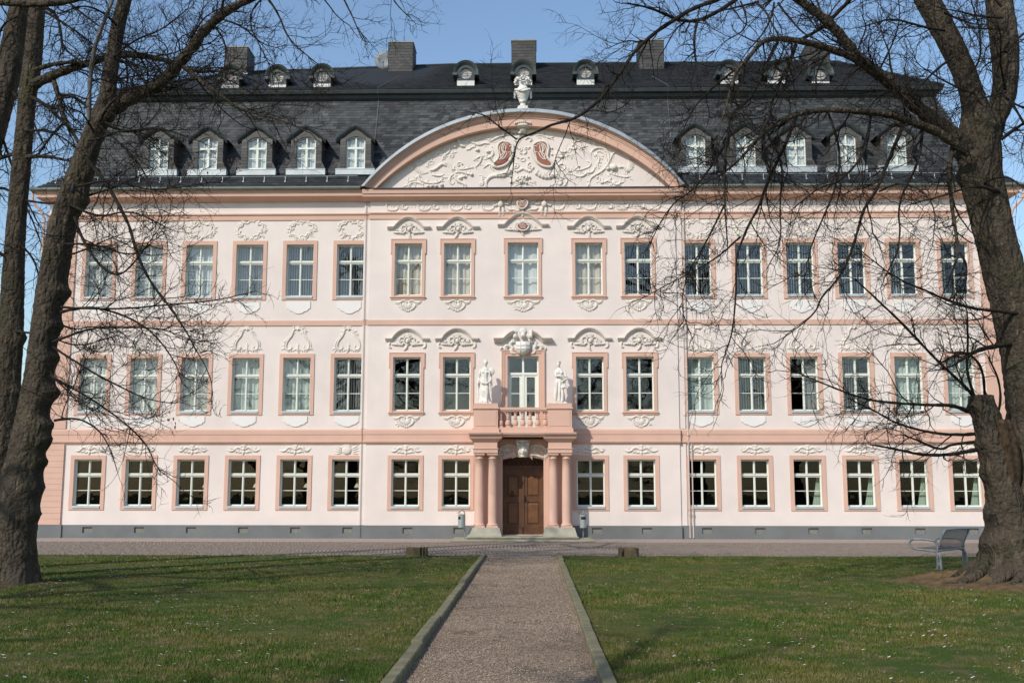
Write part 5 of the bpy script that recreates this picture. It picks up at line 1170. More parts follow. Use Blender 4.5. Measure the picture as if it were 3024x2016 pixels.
# daisies and fallen leaves
def flecks(name, P, size, m, seed, zlo, zhi, label, cat, tilt=.5, k=5):
    r = np.random.RandomState(seed); N = len(P); a = 2*np.pi*np.arange(k)/k; ph = r.uniform(0, 6.28, N); s = size*r.uniform(.6, 1.3, N)
    ux = np.cos(a[None]+ph[:, None])*s[:, None]; uy = np.sin(a[None]+ph[:, None])*s[:, None]*r.uniform(.55, 1, (N, 1)); tz = r.uniform(-tilt, tilt, (N, 1)); z = r.uniform(zlo, zhi, (N, 1))
    V = np.stack([P[:, None, 0]+ux, P[:, None, 1]+uy, z+ux*tz], -1)
    me = mesh_from_arrays(name, V.reshape(-1, 3), np.arange(N*k).reshape(-1, k), m, False); return tag(link(me, name), label, cat, kind='stuff')
P, d, r = inview(900, 9, 30, 8); cl = r.rand(60, 2)*np.array([26, 19])+np.array([-13, -32]); P2 = cl[r.randint(0, 60, 700)]+r.normal(0, .28, (700, 2)); P = np.concatenate([P, P2])
P3 = np.stack([r.uniform(-10, -1.6, 420), r.uniform(-19, -12.5, 420)], 1); P = np.concatenate([P, P3]); ok = ((P[:, 0] < PX0-.1) | (P[:, 0] > PX1+.1)) & (P[:, 1] < -12.5); P = P[ok]
flecks('daisies', P, .0150, mat('daisy_white', (.74, .74, .68), .7, .02, 5), 3, .055, .08, 'tiny white daisies scattered through the lawns', 'daisies', .5, 6)
P, d, r = inview(4200, 8.7, 26, 9); P = P[((P[:, 0] < PX0) | (P[:, 0] > PX1)) | (r.rand(len(P)) < .5)]; P = P[P[:, 1] < -12.6]
flecks('fallen_leaves', P, .0135, mat('dry_leaf', (.24, .155, .08), .9, .2, 20, col2=(.42, .36, .24)), 4, .04, .062, 'dry brown leaves and bits lying in the grass and along the path', 'leaves', .9, 4)
# soil mounds round the trunks
def mound(name, cx, cy, rx, ry, h, seed):
    r = np.random.RandomState(seed); V = [(cx, cy, h)]; F = []; nr, na = 14, 56
    for i in range(1, nr+1):
        for j in range(na):
            t = i/nr; a = 2*math.pi*j/na; k = 1+.14*math.sin(3*a+seed)+.08*math.sin(7*a+1)
            z = h*(1-t)**1.1*(1+.25*math.sin(5*a+i))+.02*(r.rand()-.5)*(1-t*.6)+.035*(1-t)-.0; V.append((cx+rx*t*k*math.cos(a), cy+ry*t*k*math.sin(a), max(z, -.05 if i == nr else .0)))
    for j in range(na): F.append((0, 1+j, 1+(j+1) % na))
    for i in range(nr-1):
        for j in range(na): b = 1+i*na; F.append((b+j, b+na+j, b+na+(j+1) % na, b+(j+1) % na))
    m = MB(); m.add(V, F); return tag(m.build(name, M_SOIL, smooth=True), kind='structure')
mound('soil_mound', 8.55, -21.35, 2.25, 1.7, .34, 1); mound('soil_mound', -9.6, -21.95, 1.5, 1.0, .06, 2)

# ================================================================== FURNITURE
bench = tag(empty('bench', (9.32, -17.05, .03)), 'grey tubular steel bench with wire mesh back beside the right tree trunk', 'bench'); bench.rotation_euler = (0, 0, R(49)); bench.scale = (1.16, 1.12, 1.0)
side = smooth([(0, -.06, 0)], 0)
def smooth3(P, it=2):
    P = [np.array(p, float) for p in P]
    for _ in range(it):
        Q = [P[0]]
        for a, b in zip(P[:-1], P[1:]): Q += [a*.75+b*.25, a*.25+b*.75]
        P = Q+[P[-1]]
    return P
for s in (-1, 1):
    x = s*.66
    m = MB(); m.tube(smooth3([(x, -.02, 0), (x, -.01, .22), (x, .0, .34), (x, .10, .40), (x, .34, .42), (x, .52, .44), (x, .60, .52), (x, .58, .62), (x, .46, .655), (x, .18, .64), (x, .06, .60), (x, .03, .50), (x, .045, .36), (x, .05, 0)]), .024, 8); m.build('armrest_frame', M_STEEL, bench, smooth=True)
    m = MB(); m.box(x-.035, x+.035, -.05, .09, 0, .012); m.box(x-.012, x+.012, -.0, .03, .1, .16); m.build('foot_plate', M_STEEL, bench)
m = MB(); m.tube(smooth3([(-.62, .05, .42), (-.62, .0, .60), (-.62, -.10, .84), (-.58, -.115, .87), (.58, -.115, .87), (.62, -.10, .84), (.62, .0, .60), (.62, .05, .42)], 1), .024, 8); bk = m.build('backrest', M_STEEL, bench, smooth=True)
def wires(p00, p10, p01, p11, nu, nv, w):
    m = MB(); L = lambda a, b, t: np.array(a)*(1-t)+np.array(b)*t
    for i in range(nu+1): m.tube([L(p00, p10, i/nu), L(p01, p11, i/nu)], w, 3)
    for j in range(nv+1): m.tube([L(p00, p01, j/nv), L(p10, p11, j/nv)], w, 3)
    return m
M_WIRE = mat('mesh_wire', (.13, .13, .135), .5, .05, 5, metal=.3)
wires((-.61, .045, .44), (.61, .045, .44), (-.61, -.105, .85), (.61, -.105, .85), 44, 15, .0032).build('back_mesh', M_WIRE, bk)
m = MB(); m.tube(smooth3([(-.64, .02, .40), (-.6, .03, .415), (.6, .03, .415), (.64, .02, .40)], 1), .024, 8); m.tube([(-.64, .50, .44), (.64, .50, .44)], .02, 8); st = m.build('seat', M_STEEL, bench, smooth=True)
wires((-.62, .06, .435), (.62, .06, .435), (-.62, .50, .455), (.62, .50, .455), 44, 15, .0032).build('seat_mesh', M_WIRE, st)
def bin_(x, y, face, label):
    b = tag(empty('litter_bin', (x, y, .065)), label, 'litter bin', 'litter bins flanking the portal'); b.rotation_euler = (0, 0, face)
    m = MB(); m.tube(smooth3([(0, .14, 0), (0, .14, .70), (0, .14, .92), (0, .08, 1.02), (0, -.02, 1.03), (0, -.10, .97), (0, -.15, .93)], 2), .017, 8); m.build('pole', M_STEEL, b, smooth=True)
    m = MB(); m.lathe([(.02, .40), (.12, .40), (.125, .42), (.125, .84), (.13, .845), (.13, .86), (.10, .885), (.02, .89)], 0, 0, 20); m.build('container', M_BIN, b)
    m = MB(); m.add([(.1275*math.sin(a), -.1275*math.cos(a), z) for z in (.70, .80) for a in [R(-42+12*i) for i in range(8)]], [(i, i+1, i+9, i+8) for i in range(7)]); m.build('slot', M_BLACK, b)
    m = MB(); m.box(-.012, .012, .11, .15, .48, .52); m.box(-.012, .012, .11, .15, .72, .76); m.box(-.10, .10, -.16, -.10, .925, .945); m.build('bracket', M_STEEL, b)
bin_(-2.72, -1.75, R(-55), 'grey litter bin on a hooked pole left of the portal steps')
bin_(1.72, -1.75, R(0), 'grey litter bin on a hooked pole right of the portal steps')
for x, y, v, lb in ((-3.17, -12.62, 0, 'square-cut weathered post stump at the lawn edge left of the path'), (2.47, -12.5, 1, 'rounded mossy post stump at the lawn edge right of the path')):
    r = random.Random(v+3); t = tag(empty('post_stump', (x, y, 0)), lb, 'stump', 'stumps at the lawn edge')
    segs = ((-.29, .13), (.145, .20), (.215, .28)) if v == 0 else ((-.28, -.17), (-.16, .26))
    for a, b_ in segs:
        m = MB(); n = 16; cx, hw, dp = (a+b_)/2, (b_-a)/2, .20; fl = .0 if v == 0 else .04
        rings = []
        for z, k in ((-.05, 1+fl*1.5), (.05, 1+fl), (.15, 1.0), (.235, .97), (.26, .9)):
            rings.append([(cx+hw*k*math.copysign(abs(math.cos(q))**(.35 if v == 0 else .6), math.cos(q))*(1+r.uniform(-.03, .03)), dp*k*math.copysign(abs(math.sin(q))**(.4 if v == 0 else .7), math.sin(q)), z+(r.uniform(-.012, .012) if z > .2 else 0)) for q in [2*math.pi*i/n for i in range(n)]])
        m.loft(rings); m.build('block', mat('weathered_stump', (.15, .115, .07), .95, .22, 7, .9, 22, .1, col2=(.075, .066, .038)), t)

# ================================================================== TREES
TR = np.random.RandomState(2024)
def rnd(n=3): return TR.normal(0, 1, n)
class Twigs:
    def __init__(s): s.V = {3: [], 4: [], 6: [], 8: []}; s.F = {3: [], 4: [], 6: [], 8: []}; s.n = {3: 0, 4: 0, 6: 0, 8: 0}
    def add(s, P, rad, k):
        V, F = tube_arrays(P, rad, k); s.V[k].append(V); s.F[k].append(F+s.n[k]); s.n[k] += len(V)
    def mesh(s, name, m):
        V, F, o = [], [], 0
        for k in s.V:
            if s.V[k]:
                v = np.concatenate(s.V[k]); V.append(v); F.append(np.concatenate(s.F[k])+o); o += len(v)
        return mesh_from_arrays(name, np.concatenate(V), np.concatenate(F), m)
SEG = {1: 9, 2: 6, 3: 4}; SPC = {1: .15, 2: .175}; WAN = {1: .33, 2: .36, 3: .40}
def grow(tw, P0, D, L, r0, lvl, trop, maxl=3, dens=1.0):
    n = SEG[lvl]; P = np.empty((n+1, 3)); P[0] = P0; D = D/np.linalg.norm(D); Ds = [D]
    for i in range(n):
        D = D+rnd()*WAN[lvl]*.62; D[2] += trop*(1 if lvl == 1 else .8)*(-.5 if i < n*.4 and lvl == 1 else 1.0); D = D/np.linalg.norm(D); P[i+1] = P[i]+D*L/n; Ds.append(D)
    rad = r0*(1-.70*np.linspace(0, 1, n+1)); tw.add(P, rad, {1: 4, 2: 3, 3: 3}[lvl])
    if lvl < maxl:
        m = max(1, int(L/SPC[lvl]*dens*TR.uniform(.7, 1.3)))
        for q in range(m):
            t = TR.uniform(.12, 1.0); f = t*n; i = min(int(f), n-1); p = P[i]+(P[i+1]-P[i])*(f-i); d0 = Ds[i]
            s = np.cross(d0, rnd()); s /= np.linalg.norm(s)+1e-9; an = R(TR.uniform(28, 68)); dd = d0*math.cos(an)+s*math.sin(an)
            ll = L*(.52-.22*t)*TR.uniform(.6, 1.3) if lvl == 1 else L*TR.uniform(.25, .65)
            grow(tw, p, dd, max(ll, .07), max(rad[i]*.55, .0052 if lvl == 1 else .0034), lvl+1, trop, maxl, dens)
def resample(P, W, step):
    P, W = np.array(P, float), np.array(W, float)
    for _ in range(2):
        Q = [P[0]]; U = [W[0]]
        for i in range(len(P)-1): Q += [P[i]*.75+P[i+1]*.25, P[i]*.25+P[i+1]*.75]; U += [W[i]*.75+W[i+1]*.25, W[i]*.25+W[i+1]*.75]
        P = np.array(Q+[P[-1]]); W = np.array(U+[W[-1]])
    s = np.concatenate([[0], np.cumsum(np.linalg.norm(np.diff(P, axis=0), axis=1))]); n = max(4, int(s[-1]/step)); t = np.linspace(0, s[-1], n)
    return np.stack([np.interp(t, s, P[:, k]) for k in range(3)], 1), np.interp(t, s, W), s[-1]
def px_limb(pts, Y0, Y1):
    """(px, py, width px) in the picture, at depths running from Y0 to Y1 -> centre line and radii"""
    n = len(pts); P, W = [], []
    for i, (a, b, w) in enumerate(pts):
        Y = Y0+(Y1-Y0)*i/(n-1); P.append(at(a, b, Y)); W.append(w*.5*1.285714/FPX*(Y-CAM[1]))
    return P, W
def limb(tree, tw, pts, Y0, Y1, m=None, dens=1.0, lmul=1.0, trop=.07, name='branch', wob=.25, first=.06):
    P, W = px_limb(pts, Y0, Y1); P, W, L = resample(P, W, .09)
    P = P+np.cumsum(TR.normal(0, 1, P.shape), axis=0)*.006*wob; W = W*(1+.10*np.sin(np.arange(len(W))*1.7+TR.uniform(0, 6)))
    k = 12 if W[0] > .05 else 7; V, F = tube_arrays(P, W, k)
    V += TR.normal(0, 1, V.shape)*np.repeat(W, k)[:, None]*.05
    o = link(mesh_from_arrays(name, V, F, m or (M_BARK if W[0] > .045 else M_TWIG)), name, tree)
    nb = int(L/.125*dens)
    for q in range(nb):
        t = TR.uniform(first, 1.0)**.85; i = min(int(t*(len(P)-1)), len(P)-2); d0 = P[i+1]-P[i]; d0 = d0/np.linalg.norm(d0)
        s = np.cross(d0, rnd()); s /= np.linalg.norm(s)+1e-9; an = R(TR.uniform(22, 65)); dd = d0*math.cos(an)+s*math.sin(an)
        grow(tw, P[i], dd, TR.uniform(.5, 2.0)*lmul*(1.1-.35*t), min(max(W[i]*.45, .008), .019), 1, trop, 3, 1.0)
    grow(tw, P[-1], P[-1]-P[-2], .8*lmul, max(W[-1]*.8, .006), 1, trop)
    return o
def trunk_mesh(mb, pts, Y0, Y1, k=26, seed=1, amp=.06, flare=0, burls=()):
    B = [(at(a, b, Y0), w*1.285714/FPX*(Y0-CAM[1]), h*1.285714/FPX*(Y0-CAM[1])) for a, b, w, h in burls]; k = 40 if burls else k
    P, W = px_limb(pts, Y0, Y1); P, W, L = resample(P, W, .07); n = len(P); r = np.random.RandomState(seed); a = 2*np.pi*np.arange(k)/k; vs = []
    ph = r.uniform(0, 6.28, 8); rn = np.cumsum(r.normal(0, .25, (n, 6)), axis=0)
    for i in range(n):
        s = i*.07; z = P[i][2]; fl = flare*math.exp(-max(z, 0)/.35); ring = []
        for q in a:
            m = 1+amp*(math.sin(3*q+ph[0]+.5*s+.3*math.sin(s*1.3))+.6*math.sin(5*q+ph[1]-.9*s)+.5*math.sin(2*q+ph[2]+1.7*s)+.45*math.sin(8*q+ph[3]+2.6*s)*math.sin(s*2.1+ph[4]))+fl*(.55+.45*math.sin(5*q+ph[5]))+r.normal(0, .022)
            for c, bw, bh in B:
                e = ((P[i][2]-c[2])/bh)**2
                if e < 5:
                    ca = math.cos(q)*(1 if c[0] > P[i][0] else -1); m += 1.25*bw/W[i]*math.exp(-e*1.3)*math.exp(-(1-ca)*3.2)
            ring.append((P[i][0]+W[i]*m*math.cos(q), P[i][1]+W[i]*m*math.sin(q), P[i][2] if 0 < i else P[i][2]-.1))
        vs.append(ring)
    mb.loft(vs); return P, W
def burl(mb, px, py, Y, w, h, seed=0):
    c = at(px, py, Y); s = 1.285714/FPX*(Y-CAM[1]); r = random.Random(seed*7+int(px)); n, m = 12, 9; rings = []
    for j in range(m+1):
        t = math.pi*(.04+.92*j/m); rings.append([(c[0]+w*s*math.sin(t)*math.cos(q)*(1+r.uniform(-.12, .12)), c[1]-.02+w*s*.9*math.sin(t)*math.sin(q)*(1+r.uniform(-.12, .12)), c[2]-h*s*math.cos(t)) for q in [2*math.pi*i/n for i in range(n)]])
    mb.loft(rings)
def finish(tree, tw, name='twigs'):
    tag(link(tw.mesh(name, M_TWIG), name, tree), kind='stuff')
def crown(tree, tw, top, n, L, seed, r0=.10):
    """limbs above the picture, so that the tree is whole"""
    for k in range(n):
        d = np.array([math.cos(k*2.4+seed), math.sin(k*2.4+seed), TR.uniform(.3, 1.1)]); d /= np.linalg.norm(d); P = [np.array(top)-np.array([0, 0, TR.uniform(0, 1.5)])]
        for i in range(9): d = d+rnd()*.16+np.array([0, 0, .03]); d /= np.linalg.norm(d); P.append(P[-1]+d*L/9)
        P = np.array(P); W = r0*(1-.85*np.linspace(0, 1, 10)); V, F = tube_arrays(P, W, 7); link(mesh_from_arrays('branch', V, F, M_BARK), 'branch', tree)
        for q in range(int(L/.33)):
            t = TR.uniform(.15, 1); i = min(int(t*9), 8); s = np.cross(d, rnd()); s /= np.linalg.norm(s); grow(tw, P[i], (P[i+1]-P[i])/np.linalg.norm(P[i+1]-P[i])*.7+s*.7, TR.uniform(.7, 1.7), .014, 1, .06, 2)
# ---- left front tree
YA = -21.95
tA = tag(empty('bare_tree', tuple(at(20, 1345, YA)*np.array([1, 1, 0]))), 'leaning bare tree at the left edge with knobbly trunk forking at roof height', 'tree', 'bare trees in front of the palace')
tA.location = (0, 0, 0); wA = Twigs(); mb = MB()
trunk_mesh(mb, [(18, 1350, 122), (24, 1300, 108), (34, 1208, 98), (48, 1120, 92), (58, 1060, 84), (72, 980, 72), (90, 866, 66), (101, 752, 64), (120, 638, 66), (140, 524, 62), (156, 467, 58), (178, 417, 66), (195, 361, 56), (216, 306, 52), (234, 262, 50), (248, 222, 37), (253, 167, 35), (263, 111, 32), (272, 56, 33), (287, 0, 32), (305, -90, 28), (320, -200, 22), (330, -320, 14)], YA, YA+.6, 26, 3, .05, .35, ((152, 668, 14, 20), (140, 900, 16, 20), (133, 975, 12, 16), (110, 1010, 12, 22), (92, 1120, 10, 18), (140, 745, 9, 14), (128, 820, 9, 16), (95, 1060, 9, 14), (196, 455, 14, 26), (60, 1180, 9, 14)))
mb.build('trunk', M_BARK, tA, smooth=True)
kh = MB(); c_ = at(168, 434, YA-.42); kh.ell(tuple(c_), (.045, .05, .10), 10, 8); kh.build('knot_hole', M_BLACK, tA, smooth=True)
limb(tA, wA, [(228, 285, 40), (262, 247, 36), (295, 230, 33), (327, 214, 31), (377, 186, 29), (407, 151, 27), (440, 113, 25), (465, 75, 24), (503, 38, 22), (553, 5, 20), (640, -30, 15), (760, -60, 9)], YA+.3, YA-.8, M_BARK, .75, 1.1)
limb(tA, wA, [(420, 152, 12), (447, 176, 11), (477, 196, 10), (515, 221, 9), (540, 246, 7), (591, 261, 5), (650, 275, 4), (705, 300, 3)], YA-.2, YA-1.5, None, 1.0, .85)
limb(tA, wA, [(203, 278, 11), (206, 201, 11), (213, 126, 10), (226, 83, 9), (240, 45, 9), (256, 5, 8), (270, -40, 5)], YA-.3, YA-.8, M_DEAD, .1, .5, name='dead_stem')
for pts, Y1, dn in (
    ([(205, 372, 10), (244, 420, 9), (266, 458, 9), (293, 507, 8), (304, 544, 7), (319, 597, 7), (349, 654, 6), (379, 691, 6), (406, 733, 5), (425, 759, 4), (444, 797, 3), (478, 854, 2.5), (485, 906, 1.5)], YA-2.2, .9),
    ([(172, 500, 9), (180, 529, 8), (202, 571, 7), (236, 620, 6), (274, 635, 5), (308, 605, 4), (340, 560, 3)], YA-1.5, .8),
    ([(140, 716, 8), (202, 703, 6), (259, 714, 5), (323, 741, 5), (364, 775, 4), (406, 835, 3), (417, 872, 2)], YA-1.2, 1.0),
    ([(140, 705, 6), (266, 710, 4.5), (379, 699, 4), (493, 690, 3), (579, 669, 2)], YA-2.0, .7),
    ([(122, 785, 7), (210, 752, 5), (304, 752, 4), (379, 756, 3), (460, 790, 2)], YA-1.6, .9),
    ([(122, 797, 6), (191, 842, 5), (274, 887, 4), (342, 918, 3), (398, 925, 2)], YA-1.4, .9),
    ([(125, 870, 6), (191, 903, 5), (247, 940, 4), (288, 972, 4), (334, 1014, 3), (353, 1060, 2.5), (368, 1083, 1.5)], YA-1.8, .7),
    ([(125, 965, 7), (173, 958, 5), (219, 979, 4), (249, 1018, 3), (268, 1079, 2)], YA-1.0, .7),
    ([(245, 288, 7), (302, 307, 6), (357, 292, 5), (420, 310, 3), (470, 330, 2)], YA-1.4, 1.0),
    ([(230, 290, 6), (289, 339, 5), (327, 384, 4), (350, 440, 3), (372, 500, 2)], YA-1.9, 1.0),
    ([(262, 130, 6), (310, 90, 5), (370, 70, 4), (430, 20, 3)], YA+1.2, 1.0), ([(268, 90, 6), (330, 130, 4), (390, 190, 3), (440, 260, 2)], YA+1.0, 1.0),
    ([(268, 60, 6), (240, 30, 5), (190, 10, 4), (140, 30, 3)], YA-1.0, 1.0), ([(490, 55, 6), (520, 100, 4), (515, 160, 3), (500, 220, 2)], YA-1.4, .9), ([(500, 40, 5), (560, 60, 4), (600, 100, 3), (640, 110, 2)], YA-1.2, .9),
    ([(600, -20, 7), (640, 30, 5), (660, 90, 4), (720, 140, 3), (760, 170, 2)], YA-1.5, .9), ([(760, -60, 7), (800, 20, 4), (830, 90, 2.5)], YA-1.6, .4), ([(880, -60, 6), (900, 0, 4), (940, 40, 2)], YA-1.6, .5), ([(650, -40, 7), (560, 30, 4), (610, 130, 3), (640, 190, 2)], YA-2.0, .7),
    ([(168, 430, 7), (260, 410, 5), (340, 440, 4), (420, 430, 3), (480, 420, 2)], YA-1.9, .9), ([(160, 470, 7), (230, 500, 5), (300, 480, 4), (380, 520, 3)], YA-1.3, 1.0), ([(148, 560, 6), (220, 560, 5), (300, 590, 3.5), (350, 560, 2)], YA-1.1, 1.0)):
    limb(tA, wA, pts, YA+.05, Y1, None, dn*.64, .85)
crown(tA, wA, at(325, -260, YA+.6), 6, 4.5, .3); finish(tA, wA)
# dry leaf and seed clusters still hanging
m = MB(); r = random.Random(12)
for px, py, Y, n in ((536, 373, YA-1, 22), (500, 385, YA-1, 10), (400, 968, YA-1.2, 14), (460, 700, YA-1.4, 6), (490, 715, YA-1.4, 6), (205, 800, YA-.8, 14), (250, 830, YA-.8, 10), (640, 120, YA-1.2, 6), (708, 80, YA-1.2, 5), (440, 20, YA-.6, 8)):
    for k in range(n):
        c = at(px+r.gauss(0, 9), py+r.gauss(0, 11), Y+r.uniform(-.15, .15)); a = r.uniform(0, 6.28); s = r.uniform(.02, .035)
        m.add([(c[0], c[1], c[2]+s), (c[0]+s*.5*math.cos(a), c[1]+s*.5*math.sin(a), c[2]), (c[0]+.006, c[1], c[2]-s*1.2), (c[0]-s*.5*math.cos(a), c[1]-s*.5*math.sin(a), c[2]+.004)], [(0, 1, 2, 3)])
tag(m.build('dry_leaves', mat('withered_leaf', (.10, .045, .03), .9, .2, 20), tA), kind='stuff')
# ---- two stems behind it
YB_ = -20.6
tB = tag(empty('bare_tree'), 'straight slender bare tree just behind the leaning left tree', 'tree', 'bare trees in front of the palace'); wB = Twigs(); mb = MB()
trunk_mesh(mb, [(-30, 1322, 92), (-20, 1200, 78), (-4, 1080, 66), (10, 980, 60), (18, 866, 56), (26, 752, 52), (30, 638, 50), (37, 524, 44), (46, 417, 43), (59, 278, 40), (63, 222, 41), (72, 167, 44), (81, 83, 39), (86, 14, 36), (92, -80, 32), (98, -220, 24), (100, -340, 14)], YB_, YB_+.3, 22, 8, .045, .3, ((60, 775, 7, 14), (48, 900, 6, 12)))
mb.build('trunk', M_BARK, tB, smooth=True)
for pts, Y1, dn in (([(76, 195, 26), (126, 172, 22), (176, 154, 19), (239, 133, 17), (289, 123, 15), (352, 131, 13), (400, 142, 11), (450, 165, 8), (500, 160, 6), (560, 175, 4)], YB_-.6, .8), ([(80, 160, 12), (130, 145, 10), (176, 142, 9), (200, 144, 7), (230, 160, 5)], YB_-.6, .8),
    ([(118, 172, 14), (128, 200, 12), (140, 245, 10), (150, 280, 9), (175, 320, 8), (190, 345, 7), (195, 380, 5)], YB_-.5, .9), ([(70, 222, 10), (105, 240, 9), (135, 270, 8), (150, 285, 7)], YB_-.4, .8), ([(140, 220, 9), (165, 218, 8), (200, 245, 7), (225, 260, 5)], YB_-.8, .7), ([(150, 280, 7), (120, 310, 6), (90, 350, 5)], YB_-.6, .8),
    ([(60, 360, 12), (105, 358, 9), (140, 365, 7), (175, 372, 4)], YB_-.2, .9), ([(58, 300, 7), (110, 300, 5), (160, 325, 4), (220, 385, 3)], YB_-.9, 1.0), ([(84, 10, 9), (130, 30, 8), (140, 75, 7), (142, 110, 5), (200, 150, 4)], YB_-.8, 1.0), ([(100, 25, 7), (160, 60, 5), (215, 100, 4), (240, 130, 3)], YB_-1.0, 1.0), ([(150, 0, 6), (200, 40, 5), (255, 80, 3)], YB_-1.2, 1.0), ([(45, 560, 6), (75, 590, 5), (92, 640, 4), (100, 700, 3)], YB_-.3, .7), ([(28, 600, 7), (-30, 560, 5), (-60, 520, 4)], YB_-.3, .8), ([(60, 460, 6), (130, 470, 4), (240, 440, 4), (330, 400, 3)], YB_-1.6, .5), ([(30, 760, 6), (110, 770, 4), (180, 800, 3), (270, 770, 2)], YB_-1.8, .8)):
    limb(tB, wB, pts, YB_, Y1, None if pts[0][2] < 15 else M_BARK, dn*.95, .80)
limb(tB, wB, [(-60, -2, 22), (0, 4, 20), (70, 9, 19), (130, 8, 16), (165, 3, 12), (200, -8, 9), (260, -30, 5)], YB_-1.8, YB_-2.4, M_BARK, .6, .6)
crown(tB, wB, at(100, -280, YB_), 5, 4, 1.1, .08); finish(tB, wB)
YC = -19.2
tC = tag(empty('bare_tree'), 'bare tree stem slanting in from the left picture edge behind the others', 'tree', 'bare trees in front of the palace'); wC = Twigs(); mb = MB()
trunk_mesh(mb, [(-150, 1300, 90), (-135, 1000, 74), (-110, 750, 66), (-75, 520, 62), (-40, 400, 58), (-12, 300, 54), (8, 222, 54), (20, 167, 54), (33, 83, 52), (46, 14, 46), (62, -90, 38), (72, -220, 28), (80, -320, 15)], YC, YC, 22, 15, .05, .3); mb.build('trunk', M_BARK, tC, smooth=True)
for pts, Y1 in (([(-8, 285, 10), (-40, 200, 9), (0, 60, 6), (40, 40, 4)], YC-.5), ([(-75, 500, 18), (-30, 375, 12), (5, 360, 10), (45, 350, 8)], YC-.4), ([(-60, 470, 9), (0, 420, 6), (60, 470, 5), (95, 560, 3)], YC-.4), ([(20, 200, 8), (60, 250, 6), (100, 330, 4)], YC-.8), ([(0, 300, 7), (40, 420, 5), (90, 520, 3)], YC+.3)): limb(tC, wC, pts, YC, Y1, None, .9, .6)
crown(tC, wC, at(76, -270, YC), 4, 3.5, 2.0, .08); finish(tC, wC)
# ---- right tree
YR = -21.5; wA2 = Twigs()
tR = tag(empty('bare_tree'), 'massive old bare tree at the right edge with broken stub and spreading limbs', 'tree', 'bare trees in front of the palace'); wR = Twigs(); mb = MB()
trunk_mesh(mb, [(2345, 1362, 250), (2350, 1300, 190), (2358, 1230, 178), (2368, 1150, 165), (2376, 1060, 140), (2374, 960, 118), (2362, 850, 106), (2338, 743, 100), (2312, 644, 94), (2286, 544, 88), (2266, 451, 90), (2254, 417, 92), (2252, 347, 90), (2252, 300, 98), (2244, 258, 66), (2232, 208, 54), (2204, 139, 58), (2168, 69, 58), (2131, 0, 58), (2080, -90, 48), (2040, -200, 36), (2010, -300, 20)], YR, YR+.5, 30, 5, .05, .55, ((2208, 400, 8, 16), (2208, 345, 8, 16)))
trunk_mesh(mb, [(2282, 290, 50), (2298, 243, 62), (2310, 208, 55), (2312, 139, 60), (2305, 69, 64), (2295, 0, 60), (2290, -100, 50), (2285, -220, 34), (2282, -320, 18)], YR+.5, YR+.8, 24, 6, .05)
mb.build('trunk', M_BARK, tR, smooth=True)
mb = MB(); trunk_mesh(mb, [(2318, 1356, 165), (2322, 1300, 112), (2325, 1250, 104), (2320, 1180, 92), (2305, 1110, 82), (2293, 1060, 74), (2279, 1000, 66), (2264, 950, 58), (2254, 925, 54), (2253, 908, 50)], YR-.22, YR-.30, 30, 9, .095, .5, ((2250, 1245, 16, 26), (2268, 1180, 10, 20), (2246, 1090, 8, 20), (2235, 1020, 8, 12), (2222, 940, 8, 9), (2240, 1310, 12, 12)))
for k in range(9): c = at(2228+5.5*k, 918, YR-.30); mb.add([(c[0]-.05, c[1]-.14, c[2]-.12), (c[0]+.05, c[1]-.14, c[2]-.12), (c[0]+.02, c[1]+.16, c[2]-.12), (c[0], c[1], c[2]+.02+.16*((k*37) % 5)/5)], [(0, 1, 3), (1, 2, 3), (2, 0, 3)])
mb.build('broken_stub', M_BARK, tR, smooth=True)
for k, (a0, L0, w0) in enumerate(((200, 1.5, .13), (235, 1.2, .11), (262, 1.3, .12), (290, 1.0, .10), (178, 1.1, .10), (218, .9, .09))):
    a_ = R(a0); q_ = []
    for i in range(9): t_ = i/8; q_.append((8.72+(.45+L0*t_)*math.cos(a_+.25*math.sin(t_*4+k)), -21.5+(.4+L0*t_)*math.sin(a_+.25*math.sin(t_*4+k)), .42*(1-t_)**1.6+.07-.10*t_))
    m_ = MB(); m_.tube(q_, [w0*(1-.7*i/8)*(1+.15*math.sin(i*2+k)) for i in range(9)], 9); m_.build('root', M_BARK, tR, smooth=True)
mb = MB(); trunk_mesh(mb, [(2322, 1150, 30), (2320, 1090, 42), (2312, 1040, 46), (2304, 990, 44), (2300, 964, 30)], YR-.42, YR-.40, 16, 19, .24); mb.build('rotten_hollow', M_ROT, tR, smooth=True)
big = ([(2232, 345, 44), (2205, 322, 40), (2160, 290, 36), (2111, 250, 33), (2066, 208, 31), (2024, 174, 29), (1979, 139, 27), (1957, 111, 25), (1930, 78, 24), (1905, 48, 23), (1849, 7, 21), (1780, -40, 17), (1690, -80, 10)], YR-1.2)
limb(tR, wR, big[0], YR+.2, big[1], M_BARK, .75, 1.0)
limb(tR, wR, [(1979, 139, 20), (1924, 119, 18), (1868, 100, 16), (1812, 91, 14), (1768, 89, 12), (1745, 100, 11), (1716, 137, 10), (1686, 167, 9), (1674, 223, 7), (1656, 279, 5), (1640, 340, 3)], YR-1.0, YR-2.2, M_BARK, .8, .7)
limb(tR, wR, [(2225, 352, 24), (2160, 306, 22), (2110, 286, 19), (2060, 268, 17), (2017, 260, 16), (1924, 253, 14), (1849, 256, 12), (1794, 279, 10), (1738, 316, 8), (1701, 364, 6), (1660, 400, 4), (1620, 420, 3)], YR-.2, YR-2.0, M_BARK, .8, .7)
limb(tR, wR, [(2085, 232, 22), (2050, 190, 18), (2010, 160, 16), (1985, 146, 13)], YR-.3, YR-.9, M_BARK, .6, .6)
